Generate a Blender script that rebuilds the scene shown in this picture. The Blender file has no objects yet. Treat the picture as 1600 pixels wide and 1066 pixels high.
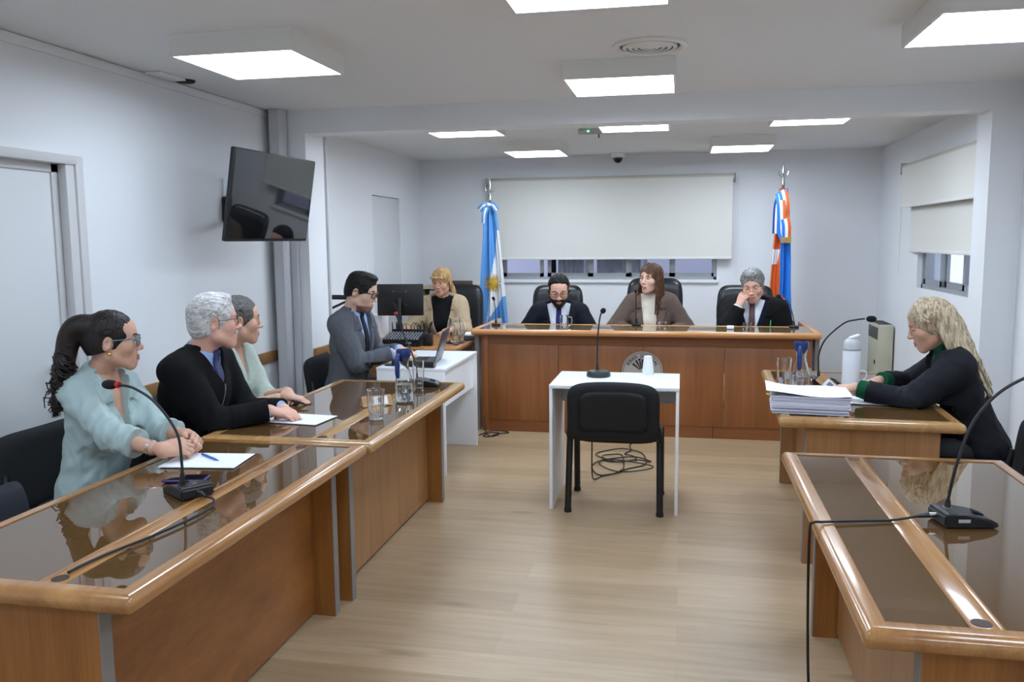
import bpy, bmesh, math, random
import numpy as np
from mathutils import Vector, Matrix, Euler
random.seed(4); np.random.seed(4)
SC = bpy.context.scene
COL = SC.collection
PI = math.pi
# ------------------------------------------------------------ camera, world, exposure
F_PX, PITCH, YAW, ROLL, CAM_H = 1317.7, 0.11916, 0.19934, -0.0086, 1.6
cd = bpy.data.cameras.new('camera'); cam = bpy.data.objects.new('camera', cd); COL.objects.link(cam)
cd.sensor_width = 36.0; cd.sensor_fit = 'HORIZONTAL'; cd.lens = F_PX*36.0/1600.0
cd.clip_start = 0.05; cd.clip_end = 80
_f = Vector((-math.sin(YAW)*math.cos(PITCH), math.cos(YAW)*math.cos(PITCH), -math.sin(PITCH)))
_r = Vector((math.cos(YAW), math.sin(YAW), 0)); _u = _r.cross(_f)
_r2 = math.cos(ROLL)*_r + math.sin(ROLL)*_u; _u2 = -math.sin(ROLL)*_r + math.cos(ROLL)*_u
_m = Matrix.Identity(4)
for i in range(3):
    _m[i][0], _m[i][1], _m[i][2] = _r2[i], _u2[i], -_f[i]
_m[2][3] = CAM_H
cam.matrix_world = _m
SC.camera = cam
SC.view_settings.view_transform = 'Standard'; SC.view_settings.look = 'None'
SC.view_settings.gamma = 1.0; SC.view_settings.use_curve_mapping = False
SC.view_settings.exposure = 0.0
LAMP = 14.6                                   # strength of the ceiling light panels
wd = bpy.data.worlds.new('world'); SC.world = wd; wd.use_nodes = True
bg = wd.node_tree.nodes['Background']; bg.inputs[0].default_value = (0.72, 0.80, 1.0, 1); bg.inputs[1].default_value = 1.5

# ------------------------------------------------------------ materials
def lin(c):
    return tuple(((v/255.0)/12.92 if v <= 10 else (((v/255.0)+0.055)/1.055)**2.4) for v in c)
MATS = {}
def mat(name, rgb=None, rough=0.5, metal=0.0, **kw):
    if name in MATS: return MATS[name]
    m = bpy.data.materials.new(name); m.use_nodes = True; MATS[name] = m
    nt = m.node_tree; b = nt.nodes['Principled BSDF']
    c = lin(rgb) if rgb else (0.8, 0.8, 0.8)
    b.inputs['Base Color'].default_value = (*c, 1)
    b.inputs['Roughness'].default_value = rough; b.inputs['Metallic'].default_value = metal
    for k, v in kw.items():
        if k in ('var', 'bump', 'vscale', 'stretch', 'bscale'): continue
        b.inputs[k.replace('_', ' ')].default_value = v
    var, bump = kw.get('var', 0), kw.get('bump', 0)
    if var or bump:
        tc = nt.nodes.new('ShaderNodeTexCoord'); mp = nt.nodes.new('ShaderNodeMapping')
        mp.inputs['Scale'].default_value = kw.get('stretch', (1, 1, 1))
        nt.links.new(tc.outputs['Object'], mp.inputs['Vector'])
        if var:
            n = nt.nodes.new('ShaderNodeTexNoise'); n.inputs['Scale'].default_value = kw.get('vscale', 12); n.inputs['Detail'].default_value = 5
            nt.links.new(mp.outputs[0], n.inputs['Vector'])
            r = nt.nodes.new('ShaderNodeValToRGB'); e = r.color_ramp.elements
            e[0].position = .3; e[1].position = .7
            e[0].color = (*[max(0, v*(1-var)) for v in c], 1); e[1].color = (*[min(1, v*(1+var)) for v in c], 1)
            nt.links.new(n.outputs['Fac'], r.inputs[0]); nt.links.new(r.outputs[0], b.inputs['Base Color'])
        if bump:
            n2 = nt.nodes.new('ShaderNodeTexNoise'); n2.inputs['Scale'].default_value = kw.get('bscale', 60); n2.inputs['Detail'].default_value = 4
            nt.links.new(mp.outputs[0], n2.inputs['Vector'])
            bp = nt.nodes.new('ShaderNodeBump'); bp.inputs['Strength'].default_value = bump; bp.inputs['Distance'].default_value = .01
            nt.links.new(n2.outputs['Fac'], bp.inputs['Height']); nt.links.new(bp.outputs[0], b.inputs['Normal'])
    return m
def wood(name, light, dark, axis='x', rough=0.3, scale=1.0, coat=0.0, fine=.25):
    if name in MATS: return MATS[name]
    m = bpy.data.materials.new(name); m.use_nodes = True; MATS[name] = m
    nt = m.node_tree; b = nt.nodes['Principled BSDF']; L = nt.links.new
    tc = nt.nodes.new('ShaderNodeTexCoord'); mp = nt.nodes.new('ShaderNodeMapping')
    s = {'x': (.9, 13, 13), 'y': (13, .9, 13), 'z': (13, 13, .9), 'd': (13, 2.5, 7)}[axis]
    mp.inputs['Scale'].default_value = tuple(v*scale for v in s)
    if axis == 'd': mp.inputs['Rotation'].default_value = (math.radians(40), 0, 0)
    L(tc.outputs['Object'], mp.inputs['Vector'])
    n = nt.nodes.new('ShaderNodeTexNoise'); n.inputs['Scale'].default_value = 1.0; n.inputs['Detail'].default_value = 7; n.inputs['Roughness'].default_value = .6; n.inputs['Distortion'].default_value = .6
    L(mp.outputs[0], n.inputs['Vector'])
    r = nt.nodes.new('ShaderNodeValToRGB'); e = r.color_ramp.elements
    e[0].position = .28; e[0].color = (*lin(dark), 1); e[1].position = .72; e[1].color = (*lin(light), 1)
    L(n.outputs['Fac'], r.inputs[0])
    mp2 = nt.nodes.new('ShaderNodeMapping'); mp2.inputs['Scale'].default_value = tuple(v*scale*(9 if v > 2 else 3) for v in s)
    if axis == 'd': mp2.inputs['Rotation'].default_value = (math.radians(40), 0, 0)
    L(tc.outputs['Object'], mp2.inputs['Vector'])
    n2 = nt.nodes.new('ShaderNodeTexNoise'); n2.inputs['Scale'].default_value = 1.0; n2.inputs['Detail'].default_value = 3
    L(mp2.outputs[0], n2.inputs['Vector'])
    mx = nt.nodes.new('ShaderNodeMix'); mx.data_type = 'RGBA'; mx.blend_type = 'OVERLAY'; mx.inputs['Factor'].default_value = fine
    L(r.outputs[0], mx.inputs[6]); L(n2.outputs['Fac'], mx.inputs[7]); L(mx.outputs[2], b.inputs['Base Color'])
    b.inputs['Roughness'].default_value = rough
    b.inputs['Coat Weight'].default_value = coat; b.inputs['Coat Roughness'].default_value = .08
    return m
def hairmat(name, light, dark, stretch=(90, 90, 7), rough=.42, bump=.55):
    if name in MATS: return MATS[name]
    m = bpy.data.materials.new(name); m.use_nodes = True; MATS[name] = m
    nt = m.node_tree; b = nt.nodes['Principled BSDF']; L = nt.links.new
    tc = nt.nodes.new('ShaderNodeTexCoord'); mp = nt.nodes.new('ShaderNodeMapping'); mp.inputs['Scale'].default_value = stretch
    L(tc.outputs['Object'], mp.inputs['Vector'])
    n = nt.nodes.new('ShaderNodeTexNoise'); n.inputs['Scale'].default_value = 1.0; n.inputs['Detail'].default_value = 4; n.inputs['Distortion'].default_value = 1.2
    L(mp.outputs[0], n.inputs['Vector'])
    r = nt.nodes.new('ShaderNodeValToRGB'); e = r.color_ramp.elements
    e[0].position = .33; e[0].color = (*lin(dark), 1); e[1].position = .68; e[1].color = (*lin(light), 1)
    L(n.outputs['Fac'], r.inputs[0]); L(r.outputs[0], b.inputs['Base Color'])
    bp = nt.nodes.new('ShaderNodeBump'); bp.inputs['Strength'].default_value = bump; bp.inputs['Distance'].default_value = .006
    L(n.outputs['Fac'], bp.inputs['Height']); L(bp.outputs[0], b.inputs['Normal'])
    b.inputs['Roughness'].default_value = rough; b.inputs['Specular IOR Level'].default_value = .3
    return m
def emit(name, rgb, strength):
    if name in MATS: return MATS[name]
    m = bpy.data.materials.new(name); m.use_nodes = True; MATS[name] = m
    b = m.node_tree.nodes['Principled BSDF']; b.inputs['Base Color'].default_value = (.8, .8, .8, 1)
    b.inputs['Emission Color'].default_value = (*rgb, 1); b.inputs['Emission Strength'].default_value = strength
    return m

# ------------------------------------------------------------ scene graph helpers
WM = {}
def props(o, label=None, cat=None, group=None, kind=None):
    if label: o['label'] = label
    if cat: o['category'] = cat
    if group: o['group'] = group
    if kind: o['kind'] = kind
    return o
def thing(name, label, cat, loc=(0, 0, 0), rotz=0.0, group=None, kind=None):
    o = bpy.data.objects.new(name, None); COL.objects.link(o); o.empty_display_size = .1
    o.location = loc; o.rotation_euler = (0, 0, rotz)
    WM[o] = Matrix.Translation(loc) @ Matrix.Rotation(rotz, 4, 'Z')
    return props(o, label, cat, group, kind)
class MB:
    """collects shapes; build() links them as ONE mesh object"""
    def __init__(s): s.v, s.f, s.mi, s.cur = [], [], [], 0
    def add(s, vs, fs, mi=None):
        b = len(s.v); s.v.extend([Vector(p) for p in vs])
        for f in fs: s.f.append([b+i for i in f]); s.mi.append(s.cur if mi is None else mi)
        return s
    def bm(s, bm, mtx=None):
        bm.verts.ensure_lookup_table()
        vs = [(mtx @ v.co) if mtx else v.co.copy() for v in bm.verts]
        for i, v in enumerate(bm.verts): v.index = i
        s.add(vs, [[v.index for v in f.verts] for f in bm.faces]); bm.free(); return s
    def box(s, c, size, bev=0.0, seg=2, rot=None):
        bm = bmesh.new(); bmesh.ops.create_cube(bm, size=1.0)
        for v in bm.verts: v.co = Vector((v.co.x*size[0], v.co.y*size[1], v.co.z*size[2]))
        if bev > 0:
            bev = min(bev, min(size)*.49)
            bmesh.ops.bevel(bm, geom=bm.edges[:], offset=bev, segments=seg, affect='EDGES', profile=.5)
        m = Matrix.Translation(c)
        if rot is not None: m = m @ (rot if isinstance(rot, Matrix) else Euler(rot).to_matrix().to_4x4())
        return s.bm(bm, m)
    def bb(s, x0, x1, y0, y1, z0, z1, bev=0.0, seg=2):
        return s.box(((x0+x1)/2, (y0+y1)/2, (z0+z1)/2), (abs(x1-x0), abs(y1-y0), abs(z1-z0)), bev, seg)
    def tube(s, path, r, seg=10, caps=True, flat=None):
        P = [Vector(p) for p in path]; n = len(P)
        rr = r if isinstance(r, (list, tuple)) else [r]*n
        up = None; rings = []
        for i in range(n):
            t = (P[min(i+1, n-1)]-P[max(i-1, 0)]).normalized()
            if up is None:
                up = Vector((0, 0, 1)) if abs(t.z) < .9 else Vector((1, 0, 0))
            a = (up - t*up.dot(t)).normalized(); b = t.cross(a); up = a
            rings.append([P[i] + (a*math.cos(2*PI*k/seg)*(flat or 1) + b*math.sin(2*PI*k/seg))*rr[i] for k in range(seg)])
        vs = [v for rg in rings for v in rg]; fs = []
        for i in range(n-1):
            for k in range(seg):
                k2 = (k+1) % seg; fs.append([i*seg+k, i*seg+k2, (i+1)*seg+k2, (i+1)*seg+k])
        if caps: fs.append(list(range(seg))[::-1]); fs.append([(n-1)*seg+k for k in range(seg)])
        return s.add(vs, fs)
    def lathe(s, prof, c=(0, 0, 0), seg=24, mtx=None, wob=None):
        vs, fs = [], []; n = len(prof)
        for (r, z) in prof:
            for k in range(seg):
                a = 2*PI*k/seg; q = r*(1+(wob(a, z) if wob else 0)); vs.append(Vector((q*math.cos(a), q*math.sin(a), z)))
        for i in range(n-1):
            for k in range(seg):
                k2 = (k+1) % seg; fs.append([i*seg+k, i*seg+k2, (i+1)*seg+k2, (i+1)*seg+k])
        if prof[0][0] > 1e-6 and prof[-1][0] > 1e-6:      # ring: close the section
            for k in range(seg):
                k2 = (k+1) % seg; fs.append([(n-1)*seg+k, (n-1)*seg+k2, k2, k])
        elif prof[0][0] > 1e-6: fs.append(list(range(seg))[::-1])
        elif prof[-1][0] > 1e-6: fs.append([(n-1)*seg+k for k in range(seg)])
        m = (Matrix.Translation(c) @ mtx) if mtx else Matrix.Translation(c)
        return s.add([m @ v for v in vs], fs)
    def prism(s, poly, d0, d1, axis='z'):
        n = len(poly)
        def P(u, v, w): return {'z': (u, v, w), 'y': (u, w, v), 'x': (w, u, v)}[axis]
        vs = [P(u, v, d0) for u, v in poly]+[P(u, v, d1) for u, v in poly]
        fs = [list(range(n))[::-1], [n+i for i in range(n)]]+[[i, (i+1) % n, n+(i+1) % n, n+i] for i in range(n)]
        return s.add(vs, fs)
    def grid(s, fn, nu, nv, mi=None, thick=0.0):
        g = [[Vector(fn(i/nu, j/nv)) for i in range(nu+1)] for j in range(nv+1)]
        vs = [p for row in g for p in row]; fs = []; ms = []
        for j in range(nv):
            for i in range(nu):
                a = j*(nu+1)+i; fs.append([a, a+1, a+nu+2, a+nu+1]); ms.append(mi((i+.5)/nu, (j+.5)/nv) if mi else s.cur)
        b = len(s.v); s.v.extend(vs)
        for f, k in zip(fs, ms): s.f.append([b+q for q in f]); s.mi.append(k)
        return s
    def rimloop(s, x0, x1, y0, y1, prof, rc=.016, k=5):
        """mitred frame: profile points (inset, z) swept round a rectangle with rounded corners"""
        vs, fs = [], []; n = 4*(k+1); m = len(prof)
        for d, z in prof:
            r = max(rc-d, .0008)
            for q, (cx, cy) in enumerate(((x1-d-r, y1-d-r), (x0+d+r, y1-d-r), (x0+d+r, y0+d+r), (x1-d-r, y0+d+r))):
                for i in range(k+1):
                    a = PI/2*(q+i/k); vs.append((cx+r*math.cos(a), cy+r*math.sin(a), z))
        for j in range(m):
            j2 = (j+1) % m
            for i in range(n): fs.append([j*n+i, j*n+(i+1) % n, j2*n+(i+1) % n, j2*n+i])
        return s.add(vs, fs)
    def build(s, name, mats, parent=None, loc=None, smooth=40, local=False, label=None, recalc=True):
        me = bpy.data.meshes.new(name); o = bpy.data.objects.new(name, me); COL.objects.link(o)
        if parent is not None:
            o.parent = parent; M = WM[parent]
        else:
            M = Matrix.Translation(loc or (0, 0, 0)); o.location = loc or (0, 0, 0)
        WM[o] = M
        vs = s.v if local else [M.inverted() @ v for v in s.v]
        me.from_pydata([tuple(v) for v in vs], [], s.f)
        for m in (mats if isinstance(mats, (list, tuple)) else [mats]): me.materials.append(m)
        me.polygons.foreach_set('material_index', s.mi)
        if recalc:
            bm = bmesh.new(); bm.from_mesh(me); bmesh.ops.recalc_face_normals(bm, faces=bm.faces[:]); bm.to_mesh(me); bm.free()
        me.update()
        if smooth:
            me.shade_smooth()
            if smooth < 180: me.set_sharp_from_angle(angle=math.radians(smooth))
        if label: o['label'] = label
        return o
def solo(mb, name, mats, label, cat, loc=None, group=None, kind=None, smooth=40, local=False):
    return props(mb.build(name, mats, None, loc, smooth, local), label, cat, group, kind)
def struct(mb, name, mats, smooth=30, parent=None):
    o = mb.build(name, mats, parent, None, smooth)
    if parent is None: o['kind'] = 'structure'
    return o
def curve_pts(pts, n=8):
    """Catmull-Rom through pts"""
    P = [Vector(p) for p in pts]; out = []
    for i in range(len(P)-1):
        p0, p1, p2, p3 = P[max(i-1, 0)], P[i], P[i+1], P[min(i+2, len(P)-1)]
        for k in range(n):
            t = k/n; out.append(.5*((2*p1)+(p2-p0)*t+(2*p0-5*p1+4*p2-p3)*t*t+(3*p1-p0-3*p2+p3)*t**3))
    out.append(P[-1]); return out
def text_mesh(body, size, depth=.0015, bold=False):
    cu = bpy.data.curves.new('text', 'FONT'); cu.body = body; cu.size = size; cu.extrude = depth/2; cu.align_x = 'CENTER'
    if bold: cu.offset = size*.02
    o = bpy.data.objects.new('text', cu); COL.objects.link(o)
    dg = bpy.context.evaluated_depsgraph_get(); me = bpy.data.meshes.new_from_object(o.evaluated_get(dg))
    vs = [v.co.copy() for v in me.vertices]; fs = [list(p.vertices) for p in me.polygons]
    bpy.data.objects.remove(o); bpy.data.curves.remove(cu); bpy.data.meshes.remove(me)
    return vs, fs
# ------------------------------------------------------------ shared materials
WALL = mat('wall_paint', (233, 234, 236), .7, bump=.03, bscale=90)
CEIL = mat('ceiling_paint', (228, 228, 228), .8)
DOORP = mat('door_paint', (218, 219, 219), .5)
CASING = mat('casing_paint', (205, 203, 203), .5)
GREYM = mat('grey_edging', (128, 122, 118), .5)
ALU = mat('aluminium', (172, 174, 176), .4, .6)
BLACK = mat('black_plastic', (16, 16, 18), .42)
BLACKM = mat('black_matte', (12, 12, 14), .75)
RUBBER = mat('rubber_cable', (14, 14, 15), .5)
WHITEP = mat('white_melamine', (238, 240, 243), .3)
PAPER = mat('paper', (240, 242, 246), .7)
CHROME = mat('chrome', (200, 200, 202), .18, 1.0)
RED = mat('red_plastic', (190, 22, 26), .4)
W_RIM = wood('wood_rim', (180, 130, 76), (140, 92, 46), 'y', .22, coat=.5)
W_RIMX = wood('wood_rim_across', (172, 120, 68), (130, 84, 42), 'x', .22, coat=.5)
W_PAN = wood('wood_panel_diagonal', (156, 100, 50), (122, 74, 33), 'd', .35)
W_PANZ = wood('wood_panel_upright', (162, 110, 62), (134, 86, 45), 'z', .38)
W_PANX = wood('wood_panel_end', (164, 108, 52), (128, 78, 32), 'z', .35)
W_BEN = wood('bench_veneer', (158, 100, 56), (130, 78, 40), 'z', .36, .8)
W_BENX = wood('bench_veneer_across', (146, 90, 50), (122, 72, 38), 'x', .36)
W_BRIM = wood('bench_rim', (206, 150, 98), (184, 124, 74), 'x', .25, coat=.4)
W_BRIMY = wood('bench_rim_side', (206, 150, 98), (184, 124, 74), 'y', .25, coat=.4)
W_RAIL = wood('rail_wood', (158, 116, 66), (130, 92, 50), 'y', .5)
def glass_top(name, rgb):
    m = mat(name, rgb, .018); b = m.node_tree.nodes['Principled BSDF']
    b.inputs['IOR'].default_value = 1.5; b.inputs['Coat Weight'].default_value = .35; b.inputs['Coat Roughness'].default_value = .01; b.inputs['Coat IOR'].default_value = 1.5
    return m
DGLASS = glass_top('tinted_desk_glass', (92, 66, 36))
BGLASS = glass_top('tinted_bench_glass', (116, 98, 66))
GLASS = mat('clear_glass', (250, 252, 252), .0, Transmission_Weight=1.0, IOR=1.45)
WATER = mat('water', (250, 252, 255), .0, Transmission_Weight=1.0, IOR=1.33)
PANE = mat('window_pane', (240, 245, 250), .0, Transmission_Weight=1.0, IOR=1.02)
LENS = mat('spectacle_lens', (245, 248, 250), .0, Transmission_Weight=1.0, IOR=1.08)
# floor: wide oak planks running across the room
def floor_mat():
    m = bpy.data.materials.new('oak_plank_floor'); m.use_nodes = True; nt = m.node_tree; b = nt.nodes['Principled BSDF']; L = nt.links.new
    tc = nt.nodes.new('ShaderNodeTexCoord')
    br = nt.nodes.new('ShaderNodeTexBrick'); br.inputs['Scale'].default_value = 1.0
    br.inputs['Brick Width'].default_value = 1.9; br.inputs['Row Height'].default_value = .19; br.inputs['Mortar Size'].default_value = .0012; br.inputs['Mortar Smooth'].default_value = .3; br.inputs['Bias'].default_value = 0.0
    br.offset = .37; br.offset_frequency = 2
    br.inputs['Color1'].default_value = (*lin((172, 147, 116)), 1); br.inputs['Color2'].default_value = (*lin((156, 131, 100)), 1); br.inputs['Mortar'].default_value = (*lin((160, 132, 102)), 1)
    L(tc.outputs['Object'], br.inputs['Vector'])
    mp = nt.nodes.new('ShaderNodeMapping'); mp.inputs['Scale'].default_value = (1.6, 22, 1); L(tc.outputs['Object'], mp.inputs['Vector'])
    n = nt.nodes.new('ShaderNodeTexNoise'); n.inputs['Scale'].default_value = 1.0; n.inputs['Detail'].default_value = 8; n.inputs['Roughness'].default_value = .65; n.inputs['Distortion'].default_value = 1.0
    L(mp.outputs[0], n.inputs['Vector'])
    r = nt.nodes.new('ShaderNodeValToRGB'); e = r.color_ramp.elements
    e[0].position = .25; e[0].color = (.30, .28, .26, 1); e[1].position = .7; e[1].color = (.64, .64, .64, 1)
    L(n.outputs['Fac'], r.inputs[0])
    mx = nt.nodes.new('ShaderNodeMix'); mx.data_type = 'RGBA'; mx.blend_type = 'OVERLAY'; mx.inputs['Factor'].default_value = .42
    L(br.outputs['Color'], mx.inputs[6]); L(r.outputs[0], mx.inputs[7])
    # knots and cloudy patches
    mp3 = nt.nodes.new('ShaderNodeMapping'); mp3.inputs['Scale'].default_value = (1.3, 5.0, 1); L(tc.outputs['Object'], mp3.inputs['Vector'])
    v = nt.nodes.new('ShaderNodeTexVoronoi'); v.inputs['Scale'].default_value = 1.0; L(mp3.outputs[0], v.inputs['Vector'])
    r2 = nt.nodes.new('ShaderNodeValToRGB'); e = r2.color_ramp.elements
    e[0].position = .02; e[0].color = (*lin((108, 82, 58)), 1); e[1].position = .16; e[1].color = (1, 1, 1, 1)
    L(v.outputs['Distance'], r2.inputs[0])
    mx2 = nt.nodes.new('ShaderNodeMix'); mx2.data_type = 'RGBA'; mx2.blend_type = 'MULTIPLY'; mx2.inputs['Factor'].default_value = .45
    L(mx.outputs[2], mx2.inputs[6]); L(r2.outputs[0], mx2.inputs[7]); L(mx2.outputs[2], b.inputs['Base Color'])
    b.inputs['Roughness'].default_value = .36
    return m
FLOORM = floor_mat()

# ------------------------------------------------------------ room shell
XL, XRF, XRB, YF, YB, YW = -3.0, 2.08, 1.99, -1.6, 5.88, 9.38     # left wall, right walls, wall behind camera, beam, back wall
XLB, ZC, ZB, ZBEAM = -2.95, 2.555, 2.505, 2.385
T = .15
struct(MB().bb(XL-T, XRF+T, YF-T, 12.3, -.1, 0), 'floor', FLOORM)
struct(MB().bb(XL-T, XRF+T, YF-T, YB+.02, ZC, ZC+.12), 'ceiling', CEIL)
struct(MB().bb(XL-T, XRF+T, YB+.02, YW+T, ZB, ZB+.185), 'ceiling', CEIL)
# left wall with a door opening
DY0, DY1, DZ = 2.86, 3.71, 1.995
struct(MB().bb(XL-T, XL, YF-T, DY0, 0, ZC).bb(XL-T, XL, DY1, YB+.32, 0, ZC).bb(XL-T, XL, DY0, DY1, DZ, ZC), 'wall_left', WALL, 0)
d = struct(MB().bb(XL-.075, XL-.04, DY0, DY1, 0, DZ, .003), 'door_1', DOORP)
MB().bb(XL-.1, XL-.03, DY0, DY0+.045, 0, DZ).bb(XL-.1, XL-.03, DY1-.045, DY1, 0, DZ).bb(XL-.1, XL-.03, DY0, DY1, DZ-.045, DZ).build('door_stop', CASING, d)
MB().bb(XL-.029, XL+.02, DY0-.12, DY0+.006, 0, DZ+.04, .006).bb(XL-.029, XL+.02, DY1-.006, DY1+.055, 0, DZ+.04, .006).bb(XL, XL+.03, DY1+.055, DY1+.11, 0, DZ+.04, .008).bb(XL-.029, XL+.03, DY0-.12, DY1+.11, DZ-.006, DZ+.04, .006).build('door_casing', CASING, d)
h = MB(); h.tube([(XL-.04, DY1-.12, 1.0), (XL+.02, DY1-.12, 1.0)], .012).tube([(XL+.02, DY1-.13, 1.0), (XL+.02, DY1-.175, 1.0)], .009); h.build('door_handle', CHROME, d)
MB().bb(XL-.041, XL-.034, DY1-.15, DY1-.09, .75, .785, .002).build('lock_plate', CHROME, d)
# cornice strip on the front left wall
struct(MB().bb(XL, XL+.012, YF, YB, ZC-.05, ZC-.003, .003), 'trim_1', WALL)
# beam between the two halves of the room and the pillars that carry it
struct(MB().bb(-2.72, 1.884, YB, YB+.2, ZBEAM, ZC+.06), 'trim_2', WALL, 0)
struct(MB().bb(XL-T, -2.72, YB, YB+.32, 0, ZC+.06), 'trim_3', WALL, 0)
struct(MB().bb(1.884, XRF+T, YB, YB+.27, 0, ZC+.06), 'trim_4', WALL, 0)
struct(MB().bb(-2.725, -2.70, YB+.322, YB+.345, 0, ZB-.002, .003), 'trim_5', CASING)
# rear walls
R1Y0, R1Y1, R1Z0, R1Z1 = 6.25, 7.86, 1.16, 2.0
struct(MB().bb(XLB-T, XLB, YB+.32, 7.83, 0, ZB+.1).bb(XLB-T, XLB, 8.65, YW+T, 0, ZB+.1).bb(XLB-T, XLB, 7.83, 8.65, 2.047, ZB+.1), 'wall_left_rear', WALL, 0)
d2 = struct(MB().bb(XLB-.08, XLB-.025, 7.835, 8.645, 0, 2.042, .002), 'door_2', DOORP)
MB().tube([(XLB-.025, 8.56, 1.0), (XLB+.03, 8.56, 1.0)], .011).tube([(XLB+.03, 8.57, 1.0), (XLB+.03, 8.45, 1.0)], .008).build('door_handle', CHROME, d2)
struct(MB().bb(XRB, XRB+T+.1, YB+.27, R1Y0, 0, ZB+.1).bb(XRB, XRB+T+.1, R1Y1, YW+T, 0, ZB+.1).bb(XRB, XRB+T+.1, R1Y0, R1Y1, 0, R1Z0).bb(XRB, XRB+T+.1, R1Y0, R1Y1, R1Z1, ZB+.1), 'wall_right_rear', WALL, 0)
struct(MB().bb(XRF, XRF+T, YF-T, YB, 0, ZC), 'wall_right', WALL, 0)
struct(MB().bb(XL-T, XRF+T, YF-T, YF, 0, ZC), 'wall_front', WALL, 0)
BX0, BX1, BZ0, BZ1 = -2.03, .365, 1.155, 2.18
struct(MB().bb(XLB-T, BX0, YW, YW+.2, 0, ZB+.1).bb(BX1, XRB+T, YW, YW+.2, 0, ZB+.1).bb(BX0, BX1, YW, YW+.2, 0, BZ0).bb(BX0, BX1, YW, YW+.2, BZ1, ZB+.1), 'wall_back', WALL, 0)
struct(MB().bb(BX0-.02, BX1+.02, YW-.03, YW+.0, BZ0-.035, BZ0, .006), 'trim_6', WALL)
# chair rails
struct(MB().bb(XL, XL+.022, 3.85, YB, .715, .795, .004), 'trim_7', W_RAIL)
struct(MB().bb(-2.72, -2.698, YB+.01, YB+.318, .72, .80, .004), 'trim_8', W_RAIL)
# window frames
def sash(mb, x0, x1, y0, y1, z0, z1, w, along):
    if along == 'x':
        mb.bb(x0, x0+w, y0, y1, z0, z1).bb(x1-w, x1, y0, y1, z0, z1).bb(x0, x1, y0, y1, z0, z0+w).bb(x0, x1, y0, y1, z1-w, z1)
    else:
        mb.bb(x0, x1, y0, y0+w, z0, z1).bb(x0, x1, y1-w, y1, z0, z1).bb(x0, x1, y0, y1, z0, z0+w).bb(x0, x1, y0, y1, z1-w, z1)
    return mb
w1 = struct(sash(MB(), BX0, BX1, YW+.05, YW+.14, BZ0, BZ1, .03, 'x'), 'window_1', ALU)
edges = [-2.0, -1.555, -1.015, -.59, -.118, .335]
for i in range(5):
    x0, x1 = edges[i], edges[i+1]
    if i == 1: x0 += .06
    yy = YW+.06+(.03 if i % 2 else 0)
    f = sash(MB(), x0, x1+.02, yy, yy+.025, BZ0+.03, BZ1-.03, .042, 'x').build('sash', ALU, w1)
    MB().bb(x0+.04, x1-.02, yy+.011, yy+.015, BZ0+.07, BZ1-.07).build('pane', PANE, f)
w2 = struct(sash(MB(), XRB+.04, XRB+.13, R1Y0, R1Y1, R1Z0, R1Z1, .035, 'y'), 'window_2', ALU)
for a, b_, k in ((6.28, 6.80, 0), (6.78, 7.34, 1), (7.32, 7.83, 0)):
    xx = XRB+.05+.03*k
    f = sash(MB(), xx, xx+.025, a, b_, R1Z0+.035, R1Z1-.035, .045, 'y').build('sash', ALU, w2)
    MB().bb(xx+.011, xx+.015, a+.04, b_-.04, R1Z0+.075, R1Z1-.075).build('pane', PANE, f)
# what stands outside the windows
EXT = mat('outside_render', (206, 206, 222), .8)
struct(MB().bb(-6, 3.5, 12.2, 12.4, -1, 5), 'wall_outside_back', EXT, 0)
struct(MB().bb(5.2, 5.4, 2, 12, -1, 5), 'wall_outside_right', mat('outside_pale', (210, 212, 218), .8), 0)
CURT = mat('sheer_curtain', (236, 234, 240), .8)
for (x0, x1, lab) in ((-1.404, -1.063, 'pale curtain behind the back window, behind the bearded judge'), (-.956, -.389, 'pale curtain behind the back window, between two dark gaps')):
    m = MB(); m.grid(lambda u, v, x0=x0, x1=x1: (x0+(x1-x0)*u, YW+.30+.025*math.sin(u*34)+.008*math.sin(u*71), .01+2.3*v), 60, 4)
    solo(m, 'curtain', CURT, lab, 'curtain', smooth=180)
solo(MB().bb(-1.50, -1.43, YW+.27, YW+.33, .005, 2.3, .01), 'curtain', mat('dark_gap_fill', (28, 30, 44), .8), 'dark strip filling in the dim gap behind the back window', 'curtain')  # no cloth here: a dark strip colours in the dim gap by the sash

# vertical cable duct in the corner of the pillar
duct = [(-2.965, 5.865), (-2.965, 5.80), (-2.945, 5.775), (-2.875, 5.775), (-2.855, 5.80), (-2.855, 5.865)]
struct(MB().prism(duct, 0, ZC-.004), 'trim_9', mat('duct_paint', (196, 197, 201), .55), 0)
solo(MB().prism([(-2.852, 5.85), (-2.852, 5.878), (-2.80, 5.878), (-2.80, 5.85)], 0, 1.6), 'cable_cover', mat('duct_paint2', (206, 207, 211), .5), 'flat white cable cover on the pillar below the screen', 'cable cover')

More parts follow.
